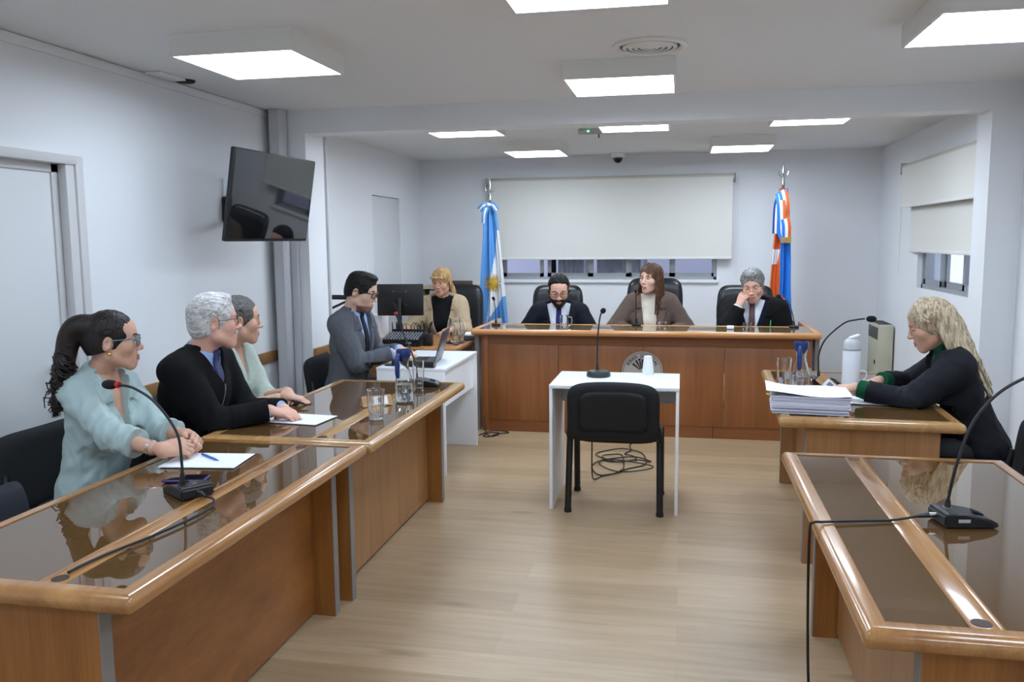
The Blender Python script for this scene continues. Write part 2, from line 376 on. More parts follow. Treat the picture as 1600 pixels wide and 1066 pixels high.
# ------------------------------------------------------------ ceiling lights
LENSM = emit('light_diffuser', (.80, .95, 1.13), LAMP)
LENSR = emit('light_diffuser_rear', (.82, .95, 1.10), LAMP*1.5)
FRAMEP = mat('lamp_frame_paint', (226, 224, 220), .5)
def panel_light(x, y, zc, label, w=.58, l=.58, h=.1, group='ceiling light panels'):
    t = thing('ceiling_light', label, 'ceiling light', (x, y, zc-h), 0, group)
    f = MB(); e = .012
    f.bb(x-w/2, x+w/2, y-l/2, y-l/2+e, zc-h, zc-.001).bb(x-w/2, x+w/2, y+l/2-e, y+l/2, zc-h, zc-.001)
    f.bb(x-w/2, x-w/2+e, y-l/2+e, y+l/2-e, zc-h, zc-.001).bb(x+w/2-e, x+w/2, y-l/2+e, y+l/2-e, zc-h, zc-.001)
    f.build('frame', FRAMEP, t, smooth=0)
    MB().bb(x-w/2+e, x+w/2-e, y-l/2+e, y+l/2-e, zc-h+.004, zc-h+.014).build('diffuser', LENSR if zc == ZB else LENSM, t, smooth=0)
panel_light(-2.03, 3.93, ZC, 'square white light panel on the front ceiling, nearest the dark television', .61, .6)
panel_light(-.35, 4.93, ZC, 'square white light panel on the front ceiling, just beyond the round air vent', .60, .58)
panel_light(-.35, 2.98, ZC, 'white light panel cut by the top edge of the photo', .59, .6)
panel_light(1.27, 3.95, ZC, 'big white light panel on the front ceiling at the top right corner', .61, .62)
for (x, y) in ((-2.03, 1.7), (-.35, .95), (1.27, 1.7), (-2.03, -.4), (1.27, -.4)):  # unseen panels carrying on the ceiling rows, added to light the room
    panel_light(x, y, ZC, 'added ceiling light panel out of view above or behind the camera', .6, .6, group='added ceiling light panels behind the camera')
panel_light(-1.65, 6.375, ZB, 'white light panel behind the beam, above the young man with the laptop', .545, .54, .09)
panel_light(-.365, 6.38, ZB, 'white light panel behind the beam, beside the green exit light', .52, .56, .09)
panel_light(.87, 6.35, ZB, 'white light panel behind the beam, nearest the right window', .53, .52, .09)
panel_light(-1.385, 8.13, ZB, 'small far light panel left of the dome camera', .54, .60, .09)
panel_light(.515, 8.2, ZB, 'small far light panel right of the dome camera', .55, .60, .09)
# round air vent
t = thing('air_vent', 'round white air vent with concentric rings on the ceiling', 'air vent', (-.175, 4.385, ZC-.02))
m = MB(); m.lathe([(.185, .019), (.185, .010), (.165, .004), (.150, .012), (.150, .019)], (-.175, 4.385, ZC-.02), 48)
m.build('outer_ring', FRAMEP, t)
for k, r in enumerate((.135, .108, .08, .05)):
    MB().lathe([(r, .018), (r, .008), (r-.016, .001), (r-.02, .004), (r-.012, .018)], (-.175, 4.385, ZC-.02), 40).build('ring', FRAMEP, t)
MB().lathe([(.0, .006), (.028, .006), (.028, .018), (.0, .018)], (-.175, 4.385, ZC-.02), 24).build('hub', FRAMEP, t)
MB().lathe([(.0, .0185), (.148, .0185), (.148, .0195), (0, .0195)], (-.175, 4.385, ZC-.02), 32).build('backing', mat('vent_dark', (70, 70, 70), .8), t)
solo(MB().lathe([(0, .0), (.05, .0), (.056, .006), (.056, .012), (0, .012)], (-2.90, 4.66, ZC-.012), 28), 'downlight', BLACKM, 'small round black downlight in the ceiling by the left wall', 'downlight')
solo(MB().bb(-2.97, -2.87, 4.37, 4.62, ZC-.012, ZC-.001, .003), 'ceiling_hatch', WHITEP, 'thin white cover plate in the ceiling next to the round black downlight', 'cover plate')
# exit light with green led
t = thing('emergency_light', 'flat emergency light with a green lamp on the rear ceiling', 'emergency light', (-.71, 7.1, ZB-.05))
MB().box((-.71, 7.1, ZB-.022), (.30, .06, .042), .006).build('body', mat('grey_plastic', (176, 180, 178), .5), t)
MB().box((-.775, 7.069, ZB-.022), (.018, .006, .012), .002).build('indicator', emit('green_led', (.1, 1, .35), 3.0), t)
MB().tube([(-.69, 7.1, ZB-.043), (-.69, 7.1, ZB-.075)], .008).build('test_plug', GREYM, t)
m = MB(); m.tube(curve_pts([(-.03, 6.30, ZB-.004), (.0, 6.33, ZB-.03), (.03, 6.30, ZB-.05), (.05, 6.34, ZB-.03), (.0, 6.36, ZB-.02)], 6), .004, 6)
solo(m, 'loose_wire', WHITEP, 'short white wire hanging beside a rear light panel', 'wire')
t = thing('dome_camera', 'small dark dome security camera at the top of the back wall', 'security camera', (-.69, 9.2, ZB-.1))
MB().lathe([(0, .10), (.075, .10), (.075, .06), (.055, .055), (0, .055)], (-.69, 9.2, ZB-.1), 24).build('housing', WHITEP, t)
MB().lathe([(0, .0), (.018, .002), (.036, .014), (.046, .035), (.048, .055), (0, .055)], (-.69, 9.2, ZB-.1), 24).build('dome', mat('smoked_dome', (14, 14, 18), .08), t)

# ------------------------------------------------------------ roller blinds
FAB = mat('blind_fabric', (222, 220, 212), .8, bump=.08, bscale=300)
ROLL = mat('blind_roll', (200, 194, 182), .7)
def blind(label, axis, a0, a1, fix, z0, z1, r=.032, side=1, chain=None, drop=.0):
    t = thing('roller_blind', label, 'roller blind', ((a0+a1)/2, fix, z0) if axis == 'x' else (fix, (a0+a1)/2, z0))
    P = (lambda a, q, z: (a, q, z)) if axis == 'x' else (lambda a, q, z: (q, a, z))
    MB().tube([P(a0, fix, z1), P(a1, fix, z1)], r, 16).build('roller', ROLL, t)
    m = MB(); q = fix-side*r*.98
    def bx(mb, a, b, q0, q1, zz0, zz1, bev=0): return mb.bb(a, b, q0, q1, zz0, zz1, bev) if axis == 'x' else mb.bb(q0, q1, a, b, zz0, zz1, bev)
    bx(m, a0+.015, a1-.015, q-.0015, q+.0015, z0, z1).build('fabric', FAB, t)
    bx(MB(), a0+.015, a1-.015, q-.006, q+.006, z0-.012, z0+.014, .004).build('bottom_bar', FRAMEP, t)
    for e in (a0-.012, a1+.004): bx(MB(), e, e+.008, fix-r-.008, fix+r*.9, z1-.06, z1+.042, .003).build('bracket', mat('bracket_grey', (178, 174, 174), .5), t)
    if chain:
        x, zl = chain; m = MB()
        for o in (-.012, .012): m.tube([P(x+o, q, z1), P(x+o, q, zl)], .0022, 6)
        m.tube([P(x-.012, q, zl), P(x, q, zl-.012), P(x+.012, q, zl)], .0022, 6); m.build('pull_chain', FRAMEP, t)
blind('long cream roller blind over the window on the back wall', 'x', -2.14, .525, YW-.07, 1.392, 2.245, .034, 1, (.56, 1.2))
blind('upper cream roller blind on the right wall, overlapping the lower one', 'y', 6.165, 8.14, XRB-.061, 1.862, 2.205, .033, 1, (8.10, 1.25))
blind('lower cream roller blind close to the right window', 'y', 6.165, 8.03, XRB-.018, 1.478, 2.08, .014, 1)

# ------------------------------------------------------------ television on its wall arm
def tv():
    t = thing('television', 'black flat television on a tilting arm, high on the left wall', 'television', (-2.479, 4.9, 1.868))
    P = (1.517, .169, -.005); w, h = .948, .948*.566
    a = Vector((math.cos(P[0]), math.sin(P[0]), 0)); n = Vector((math.sin(P[0]), -math.cos(P[0]), 0))
    up = math.cos(P[1])*Vector((0, 0, 1))+math.sin(P[1])*n; nn = a.cross(up)
    if nn.dot(n) < 0: nn = -nn
    M = Matrix.Identity(4)
    for i in range(3): M[i][0], M[i][1], M[i][2], M[i][3] = a[i], up[i], nn[i], t.location[i]
    b = MB(); b.box((0, 0, -.022), (w, h, .03), .006); b.v = [M @ v for v in b.v]; b.build('bezel', BLACK, t)
    b = MB(); b.box((0, .006, -.0055), (w-.012, h-.024, .004)); b.v = [M @ v for v in b.v]; b.build('screen', mat('dark_screen', (18, 18, 20), .035, Coat_Weight=.6, Coat_Roughness=.02), t)
    b = MB(); b.box((0, -.03, -.05), (w*.62, h*.5, .035), .015); b.v = [M @ v for v in b.v]; b.build('rear_housing', BLACKM, t)
    b = MB(); c = M @ Vector((0, 0, -.06)); b.tube([c, (-2.78, 5.16, 1.80), (-2.94, 5.30, 1.78)], .022, 10); b.build('wall_arm', BLACK, t)
    MB().bb(-2.998, -2.955, 5.24, 5.36, 1.70, 1.86, .006).build('wall_plate', BLACK, t)
tv()
t = thing('speaker_box', 'small black slotted box on the wall behind the television', 'speaker', (-2.975, 5.20, 1.735))
MB().bb(-2.998, -2.955, 5.165, 5.235, 1.735, 1.90, .006).build('body', BLACK, t)
MB().bb(-2.993, -2.96, 5.158, 5.165, 1.75, 1.885).build('grille', BLACKM, t)
t = thing('junction_box', 'small white junction box above the black box on the wall', 'junction box', (-2.97, 5.25, 1.95))
MB().bb(-2.998, -2.955, 5.19, 5.36, 1.905, 2.03, .006).build('body', WHITEP, t)
MB().bb(-2.955, -2.951, 5.225, 5.345, 1.92, 2.015, .002).build('lid', GREYM, t)
solo(MB().bb(XLB, XLB+.012, 7.61, 7.69, 1.30, 1.38, .003), 'light_switch', WHITEP, 'white light switch on the rear left wall by the door', 'light switch')
t = thing('gas_heater', 'beige upright gas heater on the right wall by the corner', 'heater', (1.90, 8.72, .0))
HB = mat('heater_enamel', (186, 182, 160), .45, var=.08, vscale=6)
MB().bb(1.84, 1.975, 8.50, 8.95, .12, .77, .015).build('casing', HB, t)
g = MB()
for k in range(9): g.bb(1.834, 1.843, 8.53, 8.92, .625+.013*k, .632+.013*k)
g.build('grille', mat('heater_dark', (52, 52, 50), .5), t)
g = MB()
for k in range(7): g.bb(1.850+.017*k, 1.860+.017*k, 8.52, 8.93, .768, .774)
g.build('top_grille', MATS['heater_dark'], t)
MB().bb(1.832, 1.842, 8.60, 8.63, .38, .42, .004).build('knob', BLACK, t)
MB().bb(1.86, 1.96, 8.54, 8.91, .0, .12, .004).build('plinth', MATS['heater_dark'], t)
# ------------------------------------------------------------ courtroom desks
def desk(name, label, xf, y0, length, depth, s, rot=0.0, rim=(W_RIM, W_RIMX), panel=W_PAN, endm=W_PANX, H=.74):
    t = thing('desk', label, 'desk', (xf, y0, 0), rot, 'glass topped wooden desks')
    def B(mb, u0, u1, v0, v1, z0, z1, bev=0, seg=2):
        a, b = s*u0, s*u1; mb.bb(min(a, b), max(a, b), v0, v1, z0, z1, bev, seg); return mb
    def go(mb, nm, m, par=t, **k):
        return mb.build(nm, m, par, local=True, **k)
    fr, br, er, dv0, dv1 = .055, .045, .055, .232, .305
    prof = [(.024*(1-math.cos(a)), H-.025+.025*math.sin(a)) for a in [PI/2-PI*i/10 for i in range(11)]]
    prof = [(d_ if True else 0, z_) for d_, z_ in [(.026-.026*math.cos(PI/2-PI*i/10), H-.026+.026*math.sin(PI/2-PI*i/10)) for i in range(11)]]+[(er, H-.052), (er, H-.022), (er, H-.0002)]
    xs = sorted((0, s*depth)); go(MB().rimloop(xs[0], xs[1], 0, length, prof), 'rim', rim[0])
    go(B(MB(), dv0, dv1, er-.004, length-er+.004, H-.04, H-.0015, .003), 'divider_strip', rim[0])
    go(B(MB(), dv1-.014, dv1, er, length-er, H-.01, H-.0003, .002), 'divider_lip', rim[0])
    for (a, b) in ((fr, dv0), (dv1, depth-br)): go(B(MB(), a-.004, b+.004, er-.004, length-er+.004, H-.02, H-.0035), 'glass_panel', DGLASS, smooth=0)
    go(B(MB(), fr, depth-br, er, length-er, H-.045, H-.021), 'top_board', panel)
    for v in (er+.03, length-er-.03):
        m = MB(); m.lathe([(0, H-.001), (.017, H-.0008), (.022, H-.0004), (.024, H-.004)], (s*(dv0+.032), v, 0), 18); go(m, 'cable_hole', mat('cable_hole_brown', (60, 34, 20), .5))
    go(B(MB(), .225, .243, .095, length-.095, .02, H-.05), 'front_panel', panel, smooth=0)
    for v in (.05, length-.095):
        e = go(B(MB(), .134, depth-.10, v, v+.045, 0, H-.05), 'end_panel', endm, smooth=0)
        go(B(MB(), .13, .134, v, v+.045, .002, H-.05), 'edge_strip', GREYM, e, smooth=0)
    return t
PAN_L2 = wood('wood_panel_pale', (166, 122, 78), (142, 99, 60), 'z', .38)
RIM_B = (wood('wood_rim_pale', (192, 150, 96), (156, 112, 64), 'y', .22, coat=.5), wood('wood_rim_pale_across', (186, 144, 90), (150, 108, 60), 'x', .22, coat=.5))
desk('desk', 'long glass topped wooden desk where the woman in the pale blouse sits', -1.305, 1.74, 1.592, .79, -1)
desk('desk', 'glass topped wooden desk in front of the white-haired man', -1.292, 3.345, 1.595, .82, -1, 0, RIM_B, PAN_L2)
desk('desk', 'glass topped wooden desk in the right corner, with a cable hanging over its edge', .405, 1.885, 1.62, .83, 1, 0, (W_RIM, W_RIMX), PAN_L2, W_PANX)
desk('desk', 'glass topped wooden desk where the blonde woman in black reads', .468, 4.165, 1.56, .83, 1, math.radians(-1.9), RIM_B, PAN_L2, PAN_L2)

# ------------------------------------------------------------ judges' bench
def bench():
    t = thing('judges_bench', 'long high wooden bench with a glass ledge and round emblem, where three judges sit', 'bench', (-.33, 6.85, 0))
    x0, x1, yf = -1.64, 1.0, 6.83
    H = .87
    MB().bb(x0-.075, x1+.06, 6.745, 6.80, H-.05, H, .022, 4).build('front_rim', W_BRIM, t)
    MB().bb(x0-.06, x1+.045, 6.796, 7.24, H-.018, H-.004).build('glass_ledge', BGLASS, t, smooth=0)
    MB().bb(x0-.04, x1+.03, 6.80, 7.24, H-.045, H-.019).build('ledge_board', W_BENX, t)
    MB().bb(x0-.05, x1+.04, 7.238, 7.275, H-.045, H, .01).build('rear_rim', W_BRIM, t)
    for sx, a, b in ((-1, x0-.075, x0-.02), (1, x1+.005, x1+.06)):
        MB().bb(a, b, 6.79, 7.75, H-.05, H+.001, .012, 3).build('side_rim', W_BRIMY, t)
        p = MB().bb(a+.02, b-.01, 6.845, 7.72, 0, H-.05).build('side_panel', W_BEN, t, smooth=0)
        MB().bb(a+.016, b-.006, 6.838, 6.846, .0, H-.05).build('edge_strip', GREYM, p, smooth=0)
    MB().bb(x0, x1, yf+.004, yf+.03, H-.13, H-.05).build('apron', W_BENX, t, smooth=0)
    seam = [x0+.055, -.99, -.302, .34, x1-.055]
    for i in range(4):
        MB().bb(seam[i]+.002, seam[i+1]-.002, yf-.006, yf+.02, .098, H-.132, .002).build('front_panel', W_BEN, t)
    MB().bb(x0, x0+.055, yf-.004, yf+.02, .0, H-.05, .002).build('stile', W_BEN, t)
    MB().bb(x1-.055, x1, yf-.004, yf+.02, .0, H-.05, .002).build('stile', W_BEN, t)
    MB().bb(x0+.055, x1-.055, yf, yf+.02, 0, .097).build('plinth', W_BENX, t)
    MB().bb(.258, .262, yf-.002, yf, 0.0, .097).build('plinth_joint', BLACKM, t)
    MB().bb(x0, x1, 7.24, 7.36, .70, .725).build('worktop', W_BENX, t)
    # round emblem with lettering
    cx, cz, y = -.304, .535, yf-.008
    R_ = Matrix.Rotation(PI/2, 4, 'X')
    e = MB().lathe([(0, 0), (.150, 0), (.160, .003), (.163, .008), (.163, .012), (0, .012)], (cx, y+.002, cz), 64, R_).build('emblem', mat('emblem_silver', (190, 184, 176), .38, .35), t)
    MB().lathe([(.150, .0125), (.150, .0145), (.1535, .0145), (.1535, .0125)], (cx, y+.002, cz), 64, R_).build('emblem_ring', mat('emblem_black', (22, 20, 20), .5), e)
    m = MB(); txt = 'PODER JUDICIAL'; n = len(txt); rad = .117
    for i, ch in enumerate(txt):
        if ch == ' ': continue
        a = math.radians(62-(124/(n-1))*i)
        vs, fs = text_mesh(ch, .034, .002, True)
        q = Matrix.Translation((cx-rad*math.sin(a), y-.0115, cz+rad*math.cos(a))) @ Matrix.Rotation(-a, 4, 'Y') @ Matrix.Rotation(PI/2, 4, 'X')
        m.add([q @ v for v in vs], fs)
    m.build('emblem_lettering', MATS['emblem_black'], e, smooth=0)
    m = MB()
    for i, a in enumerate((-50, -30, -14, 0, 14, 30, 50)):
        a = math.radians(a); l0, l1 = .025, (.10, .105, .085, .10, .085, .105, .10)[i]
        def P(r, w): return (cx+r*math.sin(a)+w*math.cos(a), cz+r*math.cos(a)-w*math.sin(a))
        m.prism([P(l0, -.003), P(l1, -.008), P(l1, .008), P(l0, .003)], y-.0125, y-.010, 'y')
        if i in (2, 4): m.prism([P(.09, -.009), P(.108, -.009), P(.108, .009), P(.09, .009)], y-.0125, y-.010, 'y')
    m.build('emblem_rays', MATS['emblem_black'], e, smooth=0)
bench()

# ------------------------------------------------------------ white tables
def white_table(label, x0, x1, y0, y1, H, apron_side):
    t = thing('white_table', label, 'table', ((x0+x1)/2, (y0+y1)/2, 0))
    MB().bb(x0, x1, y0, y1, H-.02, H, .0015).build('tabletop', WHITEP, t)
    if apron_side == 'y':
        MB().bb(x0+.001, x0+.019, y0+.003, y1-.01, 0, H-.0205, .001).build('side_panel', WHITEP, t); MB().bb(x1-.019, x1-.001, y0+.003, y1-.01, 0, H-.0205, .001).build('side_panel', WHITEP, t)
        MB().bb(x0+.0195, x1-.0195, y1-.08, y1-.062, H-.18, H-.021).build('apron', WHITEP, t)
    else:
        MB().bb(x0+.003, x1-.003, y0+.001, y0+.019, 0, H-.0205, .001).build('side_panel', WHITEP, t); MB().bb(x0+.003, x1-.003, y1-.019, y1-.001, 0, H-.0205, .001).build('side_panel', WHITEP, t)
        MB().bb(x1-.05, x1-.032, y0+.0195, y1-.0195, H-.28, H-.021).build('apron', WHITEP, t)
    return t
white_table('narrow white table in front of the bench, behind the empty black chair', -.758, -.005, 4.835, 5.375, .752, 'y')
white_table('white desk with the open laptop on it', -2.04, -1.553, 5.40, 6.315, .744, 'x')

# ------------------------------------------------------------ chairs
LEATH = mat('black_leather', (20, 20, 23), .38, bump=.12, bscale=220)
CFAB = mat('black_chair_fabric', (20, 21, 24), .85, bump=.15, bscale=500)
CNAVY = mat('navy_chair_fabric', (24, 28, 40), .85, bump=.15, bscale=500)
def slab(w, h, th, bow=.0, rnd=.07, nu=18, nv=14, pinch=1.0):
    """rounded upholstered slab standing in XZ, centred, thickness along Y; edges rounded off"""
    m = MB(); f = []
    def S(u, v, side):
        a, b = u*2-1, v*2-1
        p = 6.0
        sq = (abs(a)**p+abs(b)**p)**(1/p)
        mx = max(abs(a), abs(b), 1e-6)
        k = mx/sq if sq > 1e-9 else 1
        x, z = a*k*w/2, b*k*h/2
        e = 1-max(abs(a), abs(b))**10
        ww = 1-(1-pinch)*(v)
        y = side*th/2*(max(e, 0)**.5) + bow*((2*x/w)**2)
        return Vector((x*ww, y, z))
    nA = nu
    for side in (-1, 1):
        m.grid(lambda u, v, sd=side: S(u, v, sd), nu, nv)
    bm = bmesh.new(); vv = [bm.verts.new(v) for v in m.v]
    for q in m.f:
        try: bm.faces.new([vv[i] for i in q])
        except Exception: pass
    bmesh.ops.remove_doubles(bm, verts=bm.verts[:], dist=1e-5)
    return bm
def visitor_chair(label, loc, rotz, m=None, wide=.50, group='black visitor chairs'):
    fm = m or CFAB
    t = thing('visitor_chair', label, 'chair', loc, rotz, group)
    L = dict(parent=t, local=True)
    b = MB(); b.bm(slab(wide-.02, .46, .075), Matrix.Translation((0, .03, .445)) @ Matrix.Rotation(PI/2, 4, 'X')); b.build('seat', fm, smooth=180, **L)
    b = MB(); b.bm(slab(wide+.025, .36, .05, -.05, pinch=1.0), Matrix.Translation((0, -.235, .612)) @ Matrix.Rotation(math.radians(8), 4, 'X')); br = b.build('backrest', fm, smooth=180, **L)
    b = MB()
    b.bm(slab(wide*.78, .245, .02, -.035), Matrix.Translation((0, -.262, .617)) @ Matrix.Rotation(math.radians(8), 4, 'X')); b.build('back_shell_panel', BLACKM, br, local=True, smooth=180)
    for s in (-1, 1):
        MB().tube([(s*.262, -.16, .43), (s*.264, -.205, .47), (s*.252, -.232, .52), (s*.235, -.25, .62)], [.016, .018, .016, .012], 10).build('back_bracket', BLACK, **L)
    for s in (-1, 1):
        for (y0, y1, x0, x1) in ((-.16, -.22, .262, .268), (.17, .215, .262, .264)):
            lg = MB().tube([(s*x0, y0, .445), (s*x1, y1, .012)], .0155, 12, flat=1.25).build('leg', BLACK, **L)
            MB().lathe([(0, 0), (.022, 0), (.022, .018), (.016, .03), (0, .03)], (s*x1, y1, 0), 14).build('foot', BLACKM, lg, local=True)
        MB().tube([(s*.262, -.17, .44), (s*.262, .18, .44)], .013, 10).build('side_rail', BLACK, **L)
    MB().tube([(-.262, -.05, .41), (.262, -.05, .41)], .011, 8).build('cross_rail', BLACK, **L)
    return t
visitor_chair('empty black chair standing alone at the narrow white table', (-.375, 5.03, 0), 0.0, None)
visitor_chair('black chair behind the woman in the pale blouse', (-2.56, 3.235, 0), math.radians(-90), None, .50)
visitor_chair('dark navy chair cut by the left edge of the photo, at the long desk', (-1.985, 2.27, 0), math.radians(-90), CNAVY, .48)
visitor_chair('black chair hidden behind the white-haired man', (-2.47, 3.80, 0), math.radians(-90), None)
visitor_chair('black chair hidden behind the man in the pale shirt', (-2.55, 4.365, 0), math.radians(-90), None)
visitor_chair('black chair behind the young man in the grey suit', (-2.305, 5.705, 0), math.radians(-86), None)
def exec_chair(label, loc, rotz, w=.5, top=1.18, soft=False, arms=True):
    t = thing('office_chair', label, 'chair', loc, rotz, 'high black leather chairs'); L = dict(parent=t, local=True)
    zc = (top+.52)/2; h = top-.52
    b = MB(); b.bm(slab(w, h, .10, .03 if not soft else .05, pinch=.97), Matrix.Translation((0, -.27, zc)) @ Matrix.Rotation(math.radians(7), 4, 'X')); bk = b.build('backrest', LEATH, smooth=180, **L)
    b = MB()
    for s in (-1, 1):
        b.tube([(s*w*.32, -.222+.0, .58), (s*w*.32, -.24, zc), (s*w*.32, -.275, top-.05)], .012, 8)
    b.build('piping', LEATH, bk, local=True)
    b = MB(); b.bm(slab(w+.02, .50, .10), Matrix.Translation((0, .02, .46)) @ Matrix.Rotation(PI/2, 4, 'X')); b.build('seat', LEATH, smooth=180, **L)
    for s in (-1, 1):
        if not arms: continue
        a = MB().tube([(s*(w/2+.02), -.2, .66), (s*(w/2+.035), -.05, .68), (s*(w/2+.03), .12, .66), (s*(w/2+.02), .14, .50), (s*(w/2-.02), .10, .44)], [.02, .026, .024, .016, .014], 10).build('armrest', BLACK, **L)
    MB().lathe([(0, .08), (.035, .08), (.03, .25), (.022, .26), (.022, .41), (0, .41)], (0, 0, 0), 16).build('gas_column', BLACK, **L)
    for k in range(5):
        a = 2*PI*k/5+.3; c, s_ = math.cos(a), math.sin(a)
        lg = MB().tube([(0, 0, .10), (.16*c, .16*s_, .095), (.29*c, .29*s_, .07)], [.03, .024, .018], 8).build('base_leg', BLACK, **L)
        MB().tube([(.29*c-.02*s_, .29*s_+.02*c, .03), (.29*c+.02*s_, .29*s_-.02*c, .03)], .03, 14).build('caster', BLACKM, lg, local=True)
    return t
exec_chair('black leather chair behind the bearded judge', (-1.165, 7.74, 0), PI, .50, 1.17, arms=False)
exec_chair('taller black leather chair behind the woman judge', (-.25, 7.78, 0), PI, .53, 1.235, True, arms=False)
exec_chair('black leather chair behind the grey-haired judge', (.575, 7.80, 0), PI, .52, 1.17, arms=False)
exec_chair('black leather chair behind the woman in the beige blazer', (-2.18, 7.95, 0), PI+.06, .50, 1.16, arms=False)
visitor_chair('black chair at the right edge of the photo, behind the blonde woman', (1.56, 4.53, 0), math.radians(35))
# ------------------------------------------------------------ microphones
FOAM = mat('foam_black', (14, 14, 15), .95, bump=.4, bscale=900)
def mic(label, base, rotz, neck, head_dir, kind='wedge', ring=True, cable=None, foam=(.018, .03), nk=.0048, red_at=-1):
    t = thing('microphone', label, 'microphone', base, rotz, 'gooseneck microphones'); bz = base[2]
    if kind == 'wedge':
        prof = [(-.075, 0), (.085, 0), (.088, .010), (.055, .026), (-.02, .040), (-.068, .044), (-.076, .036)]
        m = MB()
        for (s0, s1) in ((-.058, .058),):
            n = len(prof); bm = bmesh.new(); A = [bm.verts.new((s0, y, z)) for y, z in prof]; B = [bm.verts.new((s1, y, z)) for y, z in prof]
            bm.faces.new(A); bm.faces.new(B[::-1])
            for i in range(n): bm.faces.new([A[i], B[i], B[(i+1) % n], A[(i+1) % n]])
            bmesh.ops.bevel(bm, geom=bm.edges[:], offset=.006, segments=3, affect='EDGES')
            m.bm(bm)
        b = m.build('base', BLACK, t, local=True)
        MB().box((.058, -.02, .022), (.002, .035, .010)).build('maker_plate', mat('silver_print', (170, 170, 172), .4), b, local=True)
        MB().box((.0, .045, .031), (.03, .03, .006), .002, rot=(-.38, 0, 0)).build('talk_button', BLACKM, b, local=True)
        MB().lathe([(0, 0), (.012, 0), (.012, .006), (0, .006)], (0, -.045, .042), 16).build('socket', CHROME, b, local=True)
        MB().tube([(.0, -.072, .022), (.0, -.098, .022)], .0085, 12).build('plug', CHROME, b, local=True)
        MB().tube([(.0, -.098, .022), (.0, -.135, .018)], [.0085, .005], 10).build('plug_boot', BLACK, b, local=True)
    elif kind == 'round':
        b = MB().lathe([(0, 0), (.072, 0), (.075, .006), (.073, .022), (.062, .034), (.03, .038), (0, .038)], (0, 0, 0), 36).build('base', mat('round_mic_base', (40, 42, 46), .35), t, local=True)
        MB().box((0, -.045, .035), (.02, .016, .006), .002).build('talk_button', BLACKM, b, local=True)
    else:
        b = MB().lathe([(0, 0), (.04, 0), (.04, .012), (.015, .02), (0, .02)], (0, 0, 0), 20).build('base', BLACK, t, local=True)
    P = curve_pts(neck, 8)
    n = len(P)
    MB().tube([P[0], P[0]+(P[3]-P[0])*1.0, P[5]], [.011, .009, .007], 12).build('neck_socket', BLACK, t)
    MB().tube(P, nk, 10).build('gooseneck', RUBBER, t)
    d = Vector(head_dir).normalized(); e = P[-1]
    q = d.to_track_quat('Z', 'Y').to_matrix().to_4x4()
    if ring: MB().lathe([(.0, 0), (.0105, 0), (.0115, .004), (.0115, .011), (.0105, .014), (0, .014)], e-d*.004, 18, q).build('light_ring', RED, t)
    r, l = foam
    MB().lathe([(0, .006)]+[(r*math.sin(PI*k/12)**.75 if k < 12 else 0, .008+l*(1-math.cos(PI*k/12))) for k in range(1, 13)], e, 22, q).build('foam_windscreen', FOAM, t)
    if cable: MB().tube(curve_pts(cable, 10), .0042, 8).build('cable', RUBBER, t)
    return t
Z = .74
mic('gooseneck microphone on the desk before the woman in the pale blouse', (-1.66, 2.555, Z), math.radians(55),
    [(-1.667, 2.53, .78), (-1.668, 2.535, .85), (-1.69, 2.55, .954), (-1.77, 2.56, 1.052), (-1.853, 2.564, 1.101), (-1.915, 2.566, 1.112)], (-.95, .1, -.02), cable=
    [(-1.552, 2.485, .757), (-1.515, 2.47, .752), (-1.492, 2.42, .7457), (-1.49, 2.30, .7452), (-1.515, 2.14, .7452), (-1.548, 2.0, .7452), (-1.563, 1.90, .7452), (-1.565, 1.85, .7452)], foam=(.017, .030))
mic('gooseneck microphone at the right edge, its cable hanging off the desk', (.84, 2.69, Z), math.radians(-80),
    [(.80, 2.695, .778), (.805, 2.695, .83), (.825, 2.70, .93), (.868, 2.72, 1.045), (.945, 2.74, 1.135), (1.05, 2.76, 1.19), (1.14, 2.77, 1.20)], (1, .1, -.1), cable=
    [(.71, 2.667, .758), (.64, 2.66, .7447), (.56, 2.64, .7447), (.47, 2.615, .7455), (.428, 2.60, .7465), (.400, 2.595, .7445), (.390, 2.59, .722), (.388, 2.575, .55), (.39, 2.53, .30), (.40, 2.46, .06), (.41, 2.36, .006), (.44, 2.1, .006), (.46, 1.6, .006)], foam=(.018, .03))
mic('gooseneck microphone beside the white thermos bottle', (.835, 5.17, Z), math.radians(-90),
    [(.80, 5.18, .778), (.797, 5.185, .85), (.80, 5.19, .925), (.836, 5.19, 1.01), (.93, 5.19, 1.10), (1.0, 5.19, 1.122), (1.045, 5.19, 1.128)], (1, 0, -.02), ring=False, foam=(.019, .028))
mic('slim microphone on a round base, standing on the narrow white table', (-.502, 5.20, .752), 0,
    [(-.512, 5.23, .786), (-.514, 5.235, .86), (-.512, 5.25, 1.0), (-.503, 5.27, 1.10), (-.495, 5.28, 1.139)], (.45, -.5, .55), 'round', False, foam=(.017, .019))
mic('gooseneck microphone at the far end of the white-haired man\'s desk', (-1.50, 4.79, Z), math.radians(-82),
    [(-1.555, 4.79, .775), (-1.56, 4.80, .84), (-1.59, 4.82, .93), (-1.645, 4.838, 1.04), (-1.692, 4.838, 1.165)], (-.3, .05, .95), foam=(.018, .03))
mic('thin microphone with a red ring at the left end of the bench', (-1.575, 7.10, .868), 0,
    [(-1.575, 7.105, .885), (-1.577, 7.102, .95), (-1.583, 7.10, 1.04), (-1.588, 7.095, 1.09)], (-.1, -.6, .5), 'small', True, foam=(.013, .014), nk=.0035)
mic('thin microphone with a red ring in front of the woman judge', (-.375, 7.20, .868), 0,
    [(-.375, 7.205, .885), (-.378, 7.20, .97), (-.379, 7.20, 1.08), (-.381, 7.19, 1.155)], (-.05, -.8, .4), 'small', True, foam=(.012, .010), nk=.0038)
